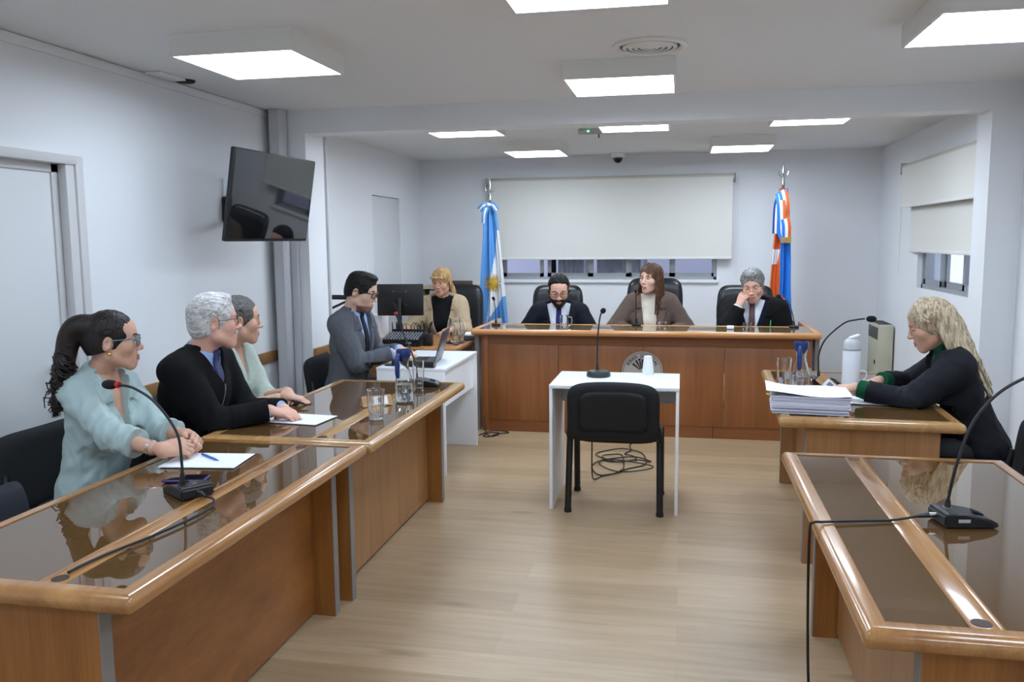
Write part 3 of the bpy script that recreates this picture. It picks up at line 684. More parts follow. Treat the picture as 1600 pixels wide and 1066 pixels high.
mic('curved microphone at the right hand end of the bench, beside the grey-haired judge', (.905, 7.20, .868), 0,
    [(.905, 7.205, .885), (.90, 7.22, .95), (.875, 7.24, 1.04), (.845, 7.26, 1.095), (.815, 7.27, 1.112)], (-.95, .1, .2), 'small', True, foam=(.016, .022), nk=.0042)

# ------------------------------------------------------------ glassware
def tumbler(label, x, y, z, r0, r1, h, ribs=0, water=0.0, th=.003, group='drinking glasses'):
    t = thing('drinking_glass', label, 'glass', (x, y, z), 0, group)
    w = (lambda a, zz: .05*math.cos(a*ribs)*(1 if zz > .01 else 0)) if ribs else None
    R_ = lambda q: r0+(r1-r0)*q/h
    pr = [(0, 0), (r0*.95, 0), (r0, .004), (R_(.008), .008), (R_(.014), .014), (R_(h*.5), h*.5), (R_(h-.004), h-.004), (r1, h), (r1-th*.5, h+.001), (r1-th, h), (R_(h-.004)-th, h-.004), (R_(h*.5)-th, h*.5), (R_(.016)-th, .016)]
    zb = .010
    inner = [(r0-th+(r1-r0)*zb/h, zb), (0, zb)]
    MB().lathe(pr+inner, (0, 0, 0), 72 if ribs else 32, wob=w).build('body', GLASS, t, local=True, smooth=35)
    if water:
        rw = lambda q: r0-th-.0006+(r1-r0)*q/h
        MB().lathe([(0, zb+.0006), (rw(zb), zb+.0006), (rw(water), water), (0, water)], (0, 0, 0), 32).build('water', WATER, t, local=True)
    return t
def carafe(label, x, y, z, rot, k=1.0):
    t = thing('water_carafe', label, 'carafe', (x, y, z), rot, 'glass carafes with blue lids')
    o = [(0, 0), (.044, 0), (.049, .006), (.050, .09), (.047, .115), (.038, .15), (.030, .18), (.027, .20), (.030, .225), (.036, .25)]
    i_ = [(.034, .25), (.028, .225), (.0245, .20), (.0275, .18), (.0355, .15), (.0445, .115), (.047, .09), (.046, .010), (0, .010)]
    MB().lathe([(a*k, b*k) for a, b in o+i_], (0, 0, 0), 36).build('body', GLASS, t, local=True, smooth=60)
    MB().lathe([(0, .0108*k), (.0453*k, .0108*k), (.0463*k, .09*k), (.0462*k, .095*k), (0, .095*k)], (0, 0, 0), 36).build('water', WATER, t, local=True)
    BL = mat('blue_plastic', (22, 52, 112), .25)
    l = MB().lathe([(0, .222*k), (.0235*k, .222*k), (.029*k, .236*k), (.039*k, .252*k), (.041*k, .275*k), (.039*k, .285*k), (.034*k, .285*k), (.032*k, .262*k), (0, .256*k)], (0, 0, 0), 32).build('lid', BL, t, local=True)
    MB().tube([(.0, -.040*k, .262*k), (0, -.052*k, .25*k), (0, -.056*k, .21*k), (0, -.056*k, .16*k), (0, -.0535*k, .135*k)], [.011*k, .013*k, .013*k, .0125*k, .010*k], 12, flat=1.0).build('handle', BL, l, local=True)
    MB().lathe([(0, .2625*k), (.026*k, .2625*k), (.028*k, .266*k), (0, .270*k)], (0, 0, 0), 24).build('stopper', mat('cream_plastic', (226, 220, 206), .4), l, local=True)
    return t
def jug(label, x, y, z, r, h, rot, dimple=True):
    t = thing('glass_mug', label, 'mug', (x, y, z), rot)
    w = (lambda a, zz: .03*math.cos(a*9)*(1 if .1*h < zz < .8*h else 0))
    MB().lathe([(0, 0), (r*.92, 0), (r*.98, .003), (r, .010), (r, .016), (r, h*.4), (r, h*.76), (r*.985, h*.84), (r*.93, h*.93), (r*.915, h*.98), (r*.90, h), (r*.87, h), (r*.86, h*.98), (r*.87, h*.93), (r*.925, h*.84), (r*.94, h*.76), (r*.94, h*.4), (r*.94, .018), (r*.94, .012), (0, .012)], (0, 0, 0), 54, wob=w).build('body', GLASS, t, local=True, smooth=40)
    MB().tube(curve_pts([(r*.95, 0, h*.85), (r*1.6, 0, h*.82), (r*1.72, 0, h*.5), (r*1.5, 0, h*.22), (r*.97, 0, h*.15)], 6), r*.14, 10).build('handle', GLASS, t, local=True)
    return t
tumbler('ribbed glass of water on the white-haired man\'s desk', -1.453, 3.83, Z, .035, .042, .145, 22, .02)
carafe('glass water carafe with a blue lid on the white-haired man\'s desk', -1.461, 4.285, Z, math.radians(-20), .99)
tumbler('tall plain glass behind the carafe on the white-haired man\'s desk', -1.481, 4.60, Z, .027, .036, .175, 0, .02)
tumbler('tall frosted glass half full of water beside the documents', .568, 4.90, Z, .034, .043, .19, 0, .075)
carafe('glass water carafe with a blue lid beside the document stack', .655, 4.875, Z, math.radians(-14), 1.0)
tumbler('short glass half hidden behind the carafe on the reading woman\'s desk', .695, 4.99, Z, .030, .037, .12, 0, .03)
jug('small glass beer mug on the bench before the bearded judge', -.965, 6.99, .868, .038, .105, 0)
tumbler('low clear glass on the bench before the woman judge', -.15, 6.99, .868, .036, .038, .055)
tumbler('low clear glass on the bench before the grey-haired judge', .52, 6.99, .868, .036, .038, .055)
# thermos
t = thing('thermos_bottle', 'white thermos bottle with a grey lid on the reading woman\'s desk', 'thermos', (.955, 5.06, Z))
MB().lathe([(0, 0), (.043, 0), (.047, .004), (.047, .212), (.044, .222), (0, .222)], (0, 0, 0), 36).build('body', mat('white_enamel', (232, 236, 242), .3), t, local=True)
c = MB().lathe([(0, .222), (.045, .222), (.045, .255), (.040, .272), (.026, .286), (0, .288)], (0, 0, 0), 32).build('lid', mat('pale_grey_plastic', (200, 202, 204), .4), t, local=True)
MB().box((.012, 0, .296), (.062, .034, .018), .008, 3, rot=(0, -.35, 0)).build('spout', mat('pale_grey_plastic2', (222, 224, 228), .4), c, local=True)
MB().lathe([(.0, .222), (.0475, .222), (.0475, .226), (0, .226)], (0, 0, 0), 32).build('seal_ring', GREYM, c, local=True)
solo(MB().tube(curve_pts([(.045, 0, .055), (.075, 0, .06), (.088, 0, .09), (.075, 0, .115), (.05, 0, .115)], 6), .0045, 8), 'thermos_strap', mat('white_enamel', None), 'thin white loop beside the thermos bottle', 'strap', loc=(.972, 5.14, Z-.015), local=True) if False else None
MB().tube(curve_pts([(.046, 0, .045), (.072, 0, .05), (.085, 0, .075), (.074, 0, .10), (.047, 0, .103)], 6), .0045, 8).build('handle', mat('white_enamel', None), t, local=True)

# ------------------------------------------------------------ papers, pens, phones, name plates
def sheets(label, cx, cy, z, w, l, rot, n=3, cat='papers', name='paper_sheets', th=.0008):
    t = thing(name, label, cat, (cx, cy, z), rot)
    for k in range(n):
        a = random.uniform(-.02, .02)*(k > 0); m = MB()
        m.box((random.uniform(-.003, .003)*(k > 0), 0, th*.6+.0002+k*th*1.3), (w, l, th), rot=(0, 0, a)); m.build('sheet', PAPER, t, local=True, smooth=0)
    return t
sheets('white papers under the clasped hands of the woman in the pale blouse', -1.835, 2.965, Z, .215, .30, math.radians(-83), 3)
sheets('white papers under the white-haired man\'s hands', -1.822, 3.76, Z, .21, .297, math.radians(-96), 3)
sheets('loose white papers under the reading woman\'s arm', 1.03, 4.66, Z+.0, .21, .33, math.radians(84), 4)
def pen(label, a, b, m, r=.0045, tip=None):
    A, B = Vector(a), Vector(b); t = thing('pen', label, 'pen', a, 0)
    MB().tube([A, A+(B-A)*.8], r, 10).build('barrel', m, t)
    MB().tube([A+(B-A)*.8, B], [r*.95, r*.25], 10).build('tip', tip or m, t)
pen('blue pen lying on the papers by the clasped hands', (-1.90, 3.03, Z+.0085), (-1.775, 2.945, Z+.0085), mat('blue_pen', (60, 110, 205), .3))
pen('black pen with a silver tip held by the man in the pale shirt', (-2.045, 4.095, Z+.028), (-1.905, 4.045, Z+.012), BLACK, .005, CHROME)
pen('green pen standing on the bench before the grey-haired judge', (.72, 7.205, .87), (.722, 7.215, .925), mat('green_pen', (40, 150, 90), .3), .005)
t = thing('phone', 'dark phone in a purple case lying by the microphone base', 'phone', (-1.765, 2.705, Z), math.radians(-78))
MB().box((0, 0, .005), (.078, .155, .009), .004, 3).build('case', mat('purple_case', (74, 52, 120), .5), t, local=True)
MB().box((0, 0, .0098), (.068, .146, .0012)).build('screen', mat('phone_screen', (22, 22, 30), .06), t, local=True)
t = thing('phone', 'black phone beside the thermos bottle', 'phone', (1.045, 5.09, Z), math.radians(60))
MB().box((0, 0, .006), (.07, .14, .011), .004, 3).build('case', BLACK, t, local=True)
MB().box((0, 0, .0118), (.062, .130, .001)).build('screen', MATS['phone_screen'], t, local=True)
def plate(label, x, y, z, rot, L=.16):
    t = thing('name_plate', label, 'name plate', (x, y, z), rot, 'wooden name plates')
    MB().prism([(-.03, 0), (.03, 0), (.0, .052)], -L/2, L/2, 'x').build('wedge', wood('plate_wood', (196, 150, 100), (160, 112, 66), 'x', .4), t, local=True, smooth=0)
    # white card on the sloping face that looks to -Y
    a = math.atan2(.03, .052)
    c = MB(); c.box((0, 0, 0), (min(L*.55, .075), .0012, .046)); M_ = Matrix.Translation((.02, -.0158, .0262)) @ Matrix.Rotation(-a, 4, 'X')
    c.v = [M_ @ v for v in c.v]; cd_ = c.build('card', PAPER, t, local=True, smooth=0)
    c = MB(); c.box((0.0, -.0009, .002), (.030, .0006, .026)); c.v = [M_ @ v for v in c.v]; c.build('printed_mark', mat('print_grey', (120, 124, 140), .6), cd_, local=True, smooth=0)
    return t
plate('small wooden name plate with a white card behind the ribbed glass', -1.575, 4.16, Z, math.radians(38))
pl = plate('small wooden name plate with a white card leaning on the black microphone base', .80, 4.95, Z+.028, math.radians(-30), .11); pl.rotation_euler = (0, math.radians(36), math.radians(-30))
# stack of court files
rs = random.Random(7); z = .0006; pm = [mat('paper_grey1', (206, 206, 218), .75), mat('paper_grey2', (218, 218, 228), .75), mat('paper_grey3', (194, 194, 210), .75)]
k = 0
for lab in ('bottom court file of the thick white stack, flat on the desk corner', 'second court file from the bottom of the thick white stack', 'third court file from the bottom of the thick white stack', 'topmost bound court file of the thick white stack, with green page markers'):
    t = thing('court_file', lab, 'court file', (.635, 4.40, Z+z), math.radians(-4)+rs.uniform(-.03, .03), 'stacked court files')
    zz = 0.0
    for j in range(3):
        h = rs.uniform(.0062, .0082); m = MB(); m.box((rs.uniform(-.007, .007), rs.uniform(-.006, .006), zz+h/2), (.36+rs.uniform(-.012, .01), .30+rs.uniform(-.012, .01), h-.0005), .0008, 1, rot=(0, 0, rs.uniform(-.015, .015)))
        m.build('page_block', pm[k % 3], t, local=True, smooth=0); zz += h; k += 1
    z += zz
m = MB()
for i in range(5): m.box((-.192, -.03-.02*i, .010+.0024*i), (.03, .012, .001), rot=(0, .12, .1*i))
m.build('page_marker', mat('page_marker', (200, 214, 120), .7), t, local=True, smooth=0)
cur = lambda u, v: .028*max(0, .6-u)**2*2.2+.004*math.sin(u*7+v*3)+.0042
m = MB(); m.grid(lambda u, v: ((u-.5)*.40-.01, (v-.5)*.30, cur(u, v)+.002), 24, 6); m.grid(lambda u, v: ((u-.5)*.40-.01, (v-.5)*.30, cur(u, v)), 24, 6)
solo(m, 'loose_sheets', PAPER, 'curled white sheets lying loose on top of the court files', 'papers', loc=(.635, 4.40, Z+z), local=True).rotation_euler = (0, 0, math.radians(-4))
# cups
for k, lab in enumerate(('lower white cup of the upside-down pair, its rim on the narrow white table', 'upper white cup of the upside-down pair on the narrow white table')):
    t = thing('paper_cup', lab, 'cup', (-.202, 5.31, .752+.020*k), 0, 'nested white cups')
    MB().lathe([(0, .098), (.023, .098), (.0245, .095), (.0252, .090), (.0348, .010), (.035, .004), (.037, .0), (.0345, .0), (.0338, .010), (.0242, .088), (.0235, .0965), (0, .0965)], (0, 0, 0), 28).build('body', mat('white_cup', (234, 238, 246), .45), t, local=True)
solo(MB().box((.39, 7.02, .868+.014), (.055, .035, .026), .004), 'paper_napkin_box', PAPER, 'tiny white box on the bench between the judge in brown and the grey-haired judge', 'box')
# cables on the floor
def coil(label, pts, r=.0045):
    return solo(MB().tube(curve_pts(pts, 10), r, 8), 'floor_cable', RUBBER, label, 'cable')
zf = .006
C0 = [(-.55, 5.30, .60), (-.555, 5.33, .3), (-.56, 5.40, .06), (-.545, 5.50, zf), (-.50, 5.60, zf), (-.43, 5.66, zf), (-.36, 5.78, zf), (-.24, 5.92, zf)]
for k in range(4):
    cx, cy = -.43+.07*math.sin(k*2.1), 5.97+.17*math.cos(k*1.9)-.02*k
    rx, ry = .18-.035*k+.05*(k % 2), .17+.04*(k % 3)-.02*k
    for q in range(8):
        a = 2*PI*q/8+k*.5; C0.append((cx+rx*math.cos(a), cy+ry*math.sin(a), zf+.006*((q+k) % 3)))
C0 += [(-.40, 6.20, zf), (-.36, 6.32, zf), (-.38, 6.45, zf), (-.36, 6.60, zf), (-.35, 6.80, zf+.002)]
coil('black cable coiled loosely on the floor under the narrow white table', C0)
coil('short tangle of black cable on the floor by the white desk and bench', [(-1.62, 6.80, .12), (-1.60, 6.74, .05), (-1.56, 6.66, zf), (-1.50, 6.60, zf), (-1.46, 6.68, zf+.008), (-1.55, 6.72, zf), (-1.58, 6.60, zf), (-1.52, 6.56, zf+.006), (-1.47, 6.64, zf+.012), (-1.40, 6.74, zf), (-1.44, 6.79, zf), (-1.55, 6.76, zf+.006), (-1.62, 6.62, zf)])
# ------------------------------------------------------------ clerk's desk with the mixing desk and monitor
t = thing('side_desk', 'wooden side desk carrying the mixer, between white desk and bench', 'desk', (-2.26, 6.95, 0))
MB().bb(-2.84, -1.75, 6.42, 7.42, .715, .745, .008).build('desktop', wood('side_desk_wood', (176, 124, 72), (140, 92, 48), 'x', .3), t)
MB().bb(-2.80, -2.77, 6.46, 7.38, 0, .714).build('side_panel', W_PANZ, t); MB().bb(-1.83, -1.80, 6.46, 7.38, 0, .714).build('side_panel', W_PANZ, t)
MB().bb(-2.76, -1.84, 6.50, 6.52, .3, .714).build('front_panel', W_PANZ, t)
DT = .745
t = thing('audio_mixer', 'black audio mixer with rows of knobs on the side desk', 'mixer', (-2.24, 6.62, DT))
MB().prism([(-.12, .005), (.12, .005), (.12, .10), (.06, .10), (-.12, .055)], -.155, .155, 'x').build('body', BLACK, t, local=True, smooth=20)
k0 = MB().lathe([(0, 0), (.0065, 0), (.005, .013), (0, .013)], (0, 0, 0), 8).build('knob', mat('knob_grey', (150, 152, 156), .5), t, local=True)
for i in range(12):
    for j in range(5):
        x, y = -.135+.0245*i, -.10+.034*j; o = k0 if i+j == 0 else k0.copy()
        if o is not k0: COL.objects.link(o); o.parent = t
        o.location = (x, y, .055+(y+.12)*.25)
MB().box((.07, -.1215, .032), (.045, .002, .012)).build('name_strip', mat('silver_print', None), t, local=True)
m = MB(); rs = random.Random(3)
for i in range(9):
    x = -.13+.03*i; y0 = .085; a = rs.uniform(-.06, .06); h = rs.uniform(.05, .09)
    m.tube(curve_pts([(x, y0, .10), (x+a*.2, y0, .10+h*.8), (x+a*.6, y0+.03, .10+h), (x+a, y0+.07, .07), (x+a*1.3, y0+.10, .004)], 5), .0035, 6)
m.build('audio_leads', RUBBER, t, local=True)
MB().box((.0, .088, .112), (.27, .016, .02), .003).build('lead_plugs', BLACKM, t, local=True)
t = thing('monitor', 'black computer monitor seen from behind, on the side desk', 'monitor', (-2.41, 7.02, DT), math.radians(8))
MB().box((0, 0, .345), (.405, .03, .275), .006).build('screen_back', BLACK, t, local=True)
MB().box((0, .0165, .345), (.385, .002, .255)).build('screen', mat('dark_screen', None), t, local=True)
m = MB(); m.box((0, -.02, .36), (.10, .014, .10), .004); vm = m.build('mount_plate', BLACKM, t, local=True)
m = MB()
for x in (-.055, .055):
    for zz in (.30, .42): m.lathe([(0, 0), (.005, 0), (.005, .004), (0, .004)], (x, -.0155, zz), 10, Matrix.Rotation(PI/2, 4, 'X'))
m.build('screws', CHROME, vm, local=True)
MB().tube([(0, -.05, .01), (0, -.055, .25), (0, -.03, .36)], [.022, .02, .018], 10).build('stand_post', BLACK, t, local=True)
MB().box((0, -.03, .006), (.20, .16, .012), .005).build('stand_base', BLACK, t, local=True)
solo(MB().box((-2.715, 7.16, DT+.101), (.22, .18, .20), .004), 'white_box', PAPER, 'plain white box on the side desk behind the monitor', 'box')
t = thing('pen_holder', 'black pen holder with a tall black stick beside the mixer', 'pen holder', (-2.035, 6.60, DT))
MB().box((0, 0, .05), (.07, .07, .10), .006).build('cup', BLACK, t, local=True)
MB().tube([(.01, 0, .08), (.025, .0, .19)], .006, 8).build('pen', BLACKM, t, local=True)
MB().tube([(-.01, .01, .08), (.02, .015, .17), (.035, .01, .20), (.03, .0, .16)], .005, 8).build('scissor_handle', BLACK, t, local=True)
jug('tall dimpled glass jug on the side desk by the laptop', -1.865, 6.80, DT+.012, .052, .20, math.radians(-20))
solo(MB().lathe([(0, 0), (.07, 0), (.085, .008), (.08, .012), (0, .006)], (-1.865, 6.80, DT), 28), 'dark_saucer', BLACK, 'round black saucer under the tall glass jug', 'saucer')
tumbler('plain glass between the glass jug and the bench', -1.815, 6.66, DT, .028, .033, .11)
t = thing('telephone', 'pale desk telephone on the side desk next to the bench', 'telephone', (-1.80, 7.05, DT), math.radians(10))
MB().box((0, 0, .02), (.09, .16, .036), .008).build('base', mat('phone_grey', (60, 64, 70), .5), t, local=True)
MB().box((0, .0, .05), (.075, .15, .022), .008).build('handset', WHITEP, t, local=True)
# laptop on the white desk
t = thing('laptop', 'open grey laptop on the white desk, seen from behind its lid', 'laptop', (-1.80, 5.68, .744), math.radians(-83))
LG = mat('laptop_grey', (84, 86, 92), .35, .5)
MB().box((0, 0, .011), (.34, .235, .016), .004).build('keyboard_base', LG, t, local=True)
MB().box((0, -.02, .0195), (.29, .11, .001)).build('keys', BLACKM, t, local=True)
m = MB(); m.box((0, 0, .115), (.34, .007, .23), .003); M_ = Matrix.Translation((0, .116, .018)) @ Matrix.Rotation(math.radians(-16), 4, 'X'); m.v = [M_ @ v for v in m.v]; ld = m.build('lid', LG, t, local=True)
m = MB(); m.box((0, -.0042, .117), (.31, .001, .195)); m.v = [M_ @ v for v in m.v]; m.build('screen', emit('laptop_screen', (.6, .7, .85), .8), ld, local=True)
t = thing('cylinder_speaker', 'black round-ended bar lying on the white desk before the laptop', 'speaker', (-1.78, 5.452, .766), math.radians(-10))
MB().tube([(-.17, 0, 0), (.15, 0, 0)], .021, 20).build('body', BLACK, t, local=True)
MB().tube([(.15, 0, 0), (.154, 0, 0)], .018, 20).build('end_cap', mat('speaker_end', (120, 112, 108), .4), t, local=True)
solo(MB().box((-1.96, 5.50, .7475), (.09, .055, .006), .002), 'card_reader', BLACK, 'small flat black pad near the young man\'s sleeve on the white desk', 'pad')

# wooden furniture behind the clerk
t = thing('wooden_chair', 'brown wooden chair back behind the woman in the beige blazer', 'chair', (-2.22, 8.62, 0))
WD = mat('dark_brown_wood', (74, 52, 42), .5)
MB().bb(-2.48, -2.16, 8.60, 8.64, 1.09, 1.18, .008).build('top_rail', WD, t)
for x in (-2.47, -2.17): MB().bb(x-.018, x+.018, 8.60, 8.64, 0, 1.10).build('back_post', WD, t)
MB().bb(-2.48, -2.16, 8.30, 8.62, .43, .46, .005).build('seat', WD, t)
for x in (-2.47, -2.17): MB().bb(x-.018, x+.018, 8.31, 8.35, 0, .43).build('front_leg', WD, t)
t = thing('shelf_unit', 'low pale wooden shelf unit with papers behind the black chair', 'shelf', (-2.50, 8.95, 0))
PW = wood('pale_wood', (206, 190, 160), (184, 166, 134), 'x', .5)
for x in (-2.80, -2.20): MB().bb(x, x+.03, 8.80, 9.15, 0, 1.11).build('side_panel', PW, t)
for z in (.05, .38, .72, .98, 1.08): MB().bb(-2.77, -2.20, 8.80, 9.15, z, z+.03).build('shelf', PW, t)
MB().bb(-2.80, -2.17, 9.15, 9.16, 0, 1.1).build('back_panel', PW, t)
sheets('flat pile of pale papers on the shelf unit behind the chair', -2.55, 8.95, 1.0105, .3, .21, 0, 8, 'papers', 'paper_pile', .005)
# coat hook arm on the wall by the young man
t = thing('wall_bracket', 'black wall bracket behind the young man\'s head', 'bracket', (-2.74, 6.60, 1.12))
MB().bb(-2.898, -2.885, 6.56, 6.64, 1.02, 1.17, .004).build('wall_plate', BLACK, t)
MB().tube([(-2.885, 6.60, 1.14), (-2.60, 6.62, 1.135)], .02, 10).build('arm', BLACK, t)
MB().tube([(-2.885, 6.60, 1.04), (-2.68, 6.61, 1.13)], .01, 8).build('strut', BLACK, t)
for (a, b) in (((-2.66, 6.36, .0), (-2.675, 6.30, .93)), ((-2.63, 6.37, .0), (-2.665, 6.31, .86)), ((-2.65, 6.40, .0), (-2.62, 6.33, .88))):
    solo(MB().tube([a, b], [.006, .004], 8), 'thin_stick', BLACK, 'thin black stick leaning by the pillar behind the young man', 'stick', loc=a, group='thin sticks by the pillar')

# ------------------------------------------------------------ flags
def flag(label, x, y, top, cols, mi, sun=None, w0=.05, w1=.16, z1=.55, zt=2.05, lean=0.0):
    t = thing('flag', label, 'flag', (x, y, 0))
    MB().tube([(x, y, .05), (x+lean, y, zt+.03)], .013, 12).build('pole', wood('flagpole_wood', (120, 84, 50), (92, 60, 34), 'z', .4), t)
    MB().lathe([(0, 0), (.13, 0), (.14, .012), (.06, .03), (.022, .06), (.02, .09), (0, .09)], (x, y, 0), 28).build('foot', CHROME, t)
    xt = x+lean
    f = MB().lathe([(0, 0), (.016, 0), (.018, .03), (.012, .04), (.014, .055), (.010, .07), (.011, .085), (.017, .10), (.019, .125), (.012, .17), (.004, .215), (0, .235)], (xt, y, zt+.03), 16).build('finial', CHROME, t)
    MB().tube(curve_pts([(xt-.048, y, zt+.165), (xt-.038, y, zt+.13), (xt-.012, y, zt+.115), (xt+.012, y, zt+.115), (xt+.038, y, zt+.13), (xt+.048, y, zt+.165)], 6), .0045, 8).build('finial_crescent', CHROME, f)
    nu, nv = 60, 60
    def P(u, v, off=0):
        z = zt+(z1-zt)*v; w = w0+(w1-w0)*v**.85
        g = .55+.45*v
        fx = x+lean*(1-v)+(u-.46)*2*w+.008*math.sin(9*v+u*5)*v
        fy = y-.035-.022*g*math.sin(u*2*PI*2.2+.7+v*.8)-.010*g*math.sin(u*2*PI*5.1+v*2)-.012-off
        return (fx, fy, z)
    m = MB()
    m.grid(lambda u, v: P(u, v), nu, nv, mi)
    # rear layer of the gathered cloth, closes the folds
    m.grid(lambda u, v: (P(u, v)[0]*.0+x+lean*(1-v)+(u-.46)*2*(w0+(w1-w0)*v**.85)*.98, y+.03+.02*math.sin(u*14+v), P(u, v)[2]), 30, 30, lambda u, v: mi(1-u, v))
    m.grid(lambda u, v: tuple(Vector(P(0, v))*(1-u)+Vector((x+lean*(1-v)+(-.46)*2*(w0+(w1-w0)*v**.85)*.98, y+.03+.02*math.sin(v), P(0, v)[2]))*u), 4, 30, lambda u, v: mi(0, v))
    m.grid(lambda u, v: tuple(Vector(P(1, v))*(1-u)+Vector((x+lean*(1-v)+(.54)*2*(w0+(w1-w0)*v**.85)*.98, y+.03+.02*math.sin(14+v), P(1, v)[2]))*u), 4, 30, lambda u, v: mi(1, v))
    cl = m.build('cloth', cols, t, smooth=180)
    return t, P, cl
SKY = mat('flag_light_blue', (88, 150, 212), .7); FWH = mat('flag_white', (234, 234, 236), .7); GOLD = mat('flag_gold', (200, 160, 48), .6); DEEP = mat('flag_blue', (34, 120, 214), .7); ORG = mat('flag_orange', (222, 100, 34), .7)
def arg(u, v):
    # diagonal bands: pale blue, white, pale blue as the cloth hangs
    a = u-.12*math.sin(v*2)
    if u < .24: return 0
    lo = 1.30-1.55*v if v < .62 else .34-.16*(v-.62)/.38     # left border of the white
    hi = 2.2 if v < .62 else 1.25-1.35*(v-.62)/.38
    return 1 if lo < u < hi else 0
t, P, cl = flag('light blue and white flag with a golden sun, at the left of the bench', -1.955, 8.68, 2.2, [SKY, FWH], arg, w0=.045, w1=.155, zt=1.98, z1=.60, lean=-.02)
# golden sun on the white of the flag
def on_flag(P, dx, dz, cu, cv, w, h, off):
    u = cu+dx/w; v = cv-dz/h
    return P(u, v, off)
m = MB(); cu, cv = .53, .60; Wd = 2*(.045+.11*.60**.85); Hh = 1.38
n = 32; ring = [on_flag(P, .058*math.cos(2*PI*k/n), .056*math.sin(2*PI*k/n), cu, cv, Wd, Hh, .006) for k in range(n)]
cen = on_flag(P, 0, 0, cu, cv, Wd, Hh, .012); mid = [on_flag(P, .025*math.cos(2*PI*k/n), .025*math.sin(2*PI*k/n), cu, cv, Wd, Hh, .009) for k in range(n)]
m.add([cen]+mid+ring, [[0, 1+k, 1+(k+1) % n] for k in range(n)]+[[1+k, 1+n+k, 1+n+(k+1) % n, 1+(k+1) % n] for k in range(n)])
for k in range(24):
    a = 2*PI*k/24; r1 = .118 if k % 2 == 0 else .105; d = .10
    q = lambda r, b: on_flag(P, r*math.cos(b), r*math.sin(b), cu, cv, Wd, Hh, .006)
    if k % 2 == 0: m.add([q(.056, a-d*.9), q(.056, a+d*.9), q(r1, a)], [[0, 1, 2]])
    else: m.add([q(.056, a-d), q(.056, a+d*.2), q(.078, a+d*.8), q(r1, a), q(.08, a-d*.6)], [[0, 1, 2, 3, 4]])
m.build('sun_emblem', GOLD, cl, smooth=180, recalc=False)
# rosette ribbon at the top of the flag
def loop_ribbon(parent, c, pts, wdt, cols, name='ribbon'):
    m = MB(); C = curve_pts(pts, 8)
    def f(u, v):
        i = min(int(v*(len(C)-1)), len(C)-2); k = v*(len(C)-1)-i; p = C[i].lerp(C[i+1], k); tdir = (C[i+1]-C[i]).normalized()
        s = tdir.cross(Vector((0, 1, 0))).normalized(); return p+s*(u-.5)*wdt
    m.grid(f, 6, len(C)*2, lambda u, v: (0 if u < .34 else (1 if u < .66 else 2)))
    return m.build(name, cols, parent, smooth=180)
x, y, z = -1.975, 8.61, 1.965
loop_ribbon(t, 0, [(x, y, z), (x-.05, y-.02, z-.01), (x-.095, y-.01, z-.055)], .06, [SKY, FWH, SKY])
loop_ribbon(t, 0, [(x, y, z), (x+.05, y-.02, z-.005), (x+.09, y-.01, z-.06)], .06, [SKY, FWH, SKY])
loop_ribbon(t, 0, [(x-.01, y, z), (x-.035, y-.03, z-.09), (x-.045, y-.02, z-.19)], .055, [SKY, FWH, SKY])
MB().lathe([(0, -.02), (.02, -.014), (.026, 0), (.02, .014), (0, .02)], (x, y-.012, z), 16).build('ribbon_knot', FWH, t)
def tdf(u, v):
    if u < .40:
        return 1 if (.40 < v < .50 and u < .40-(v-.40)*1.2) else 0
    return 2
t, P, cl = flag('orange and blue provincial flag with a white star, at the right of the bench', .945, 8.75, 2.3, [ORG, FWH, DEEP], tdf, w0=.04, w1=.125, zt=2.08, z1=.60, lean=.012)
cu, cv = .66, .735; m = MB()
for k in range(5):
    pass
pts = []
for k in range(10):
    r = .034 if k % 2 == 0 else .013; a = PI/2+2*PI*k/10; pts.append(on_flag(P, r*math.cos(a), r*math.sin(a), cu, cv, 2*(.04+.085*.735**.85), 1.48, .006))
m.add([on_flag(P, 0, 0, cu, cv, .2, 1.48, .008)]+pts, [[0, 1+k, 1+(k+1) % 10] for k in range(10)])
m.build('star_emblem', FWH, cl, smooth=0, recalc=False)
x, y, z = .952, 8.66, 2.06
loop_ribbon(t, 0, [(x-.01, y, z), (x+.012, y-.03, z-.10), (x+.02, y-.025, z-.22)], .085, [DEEP, FWH, ORG])
b = loop_ribbon(t, 0, [(x-.035, y-.005, z-.03), (x-.02, y-.04, z-.16), (x-.005, y-.03, z-.40), (x+.02, y-.035, z-.47)], .085, [DEEP, FWH, ORG])
c2 = loop_ribbon(t, 0, [(x-.02, y, z-.02), (x-.06, y-.02, z-.16), (x-.065, y-.015, z-.42)], .06, [mat('flag_navy', (26, 60, 140), .7), FWH, DEEP])
loop_ribbon(t, 0, [(x+.0, y-.02, z-.2), (x+.03, y-.045, z-.33), (x+.035, y-.04, z-.46)], .085, [DEEP, FWH, ORG])
m = MB()
for k in range(14):
    xx = x-.015+.0075*k; m.tube([(xx, y-.045, z-.455), (xx+.001, y-.046, z-.51)], .003, 5)
m.build('gold_fringe', GOLD, b, smooth=60)
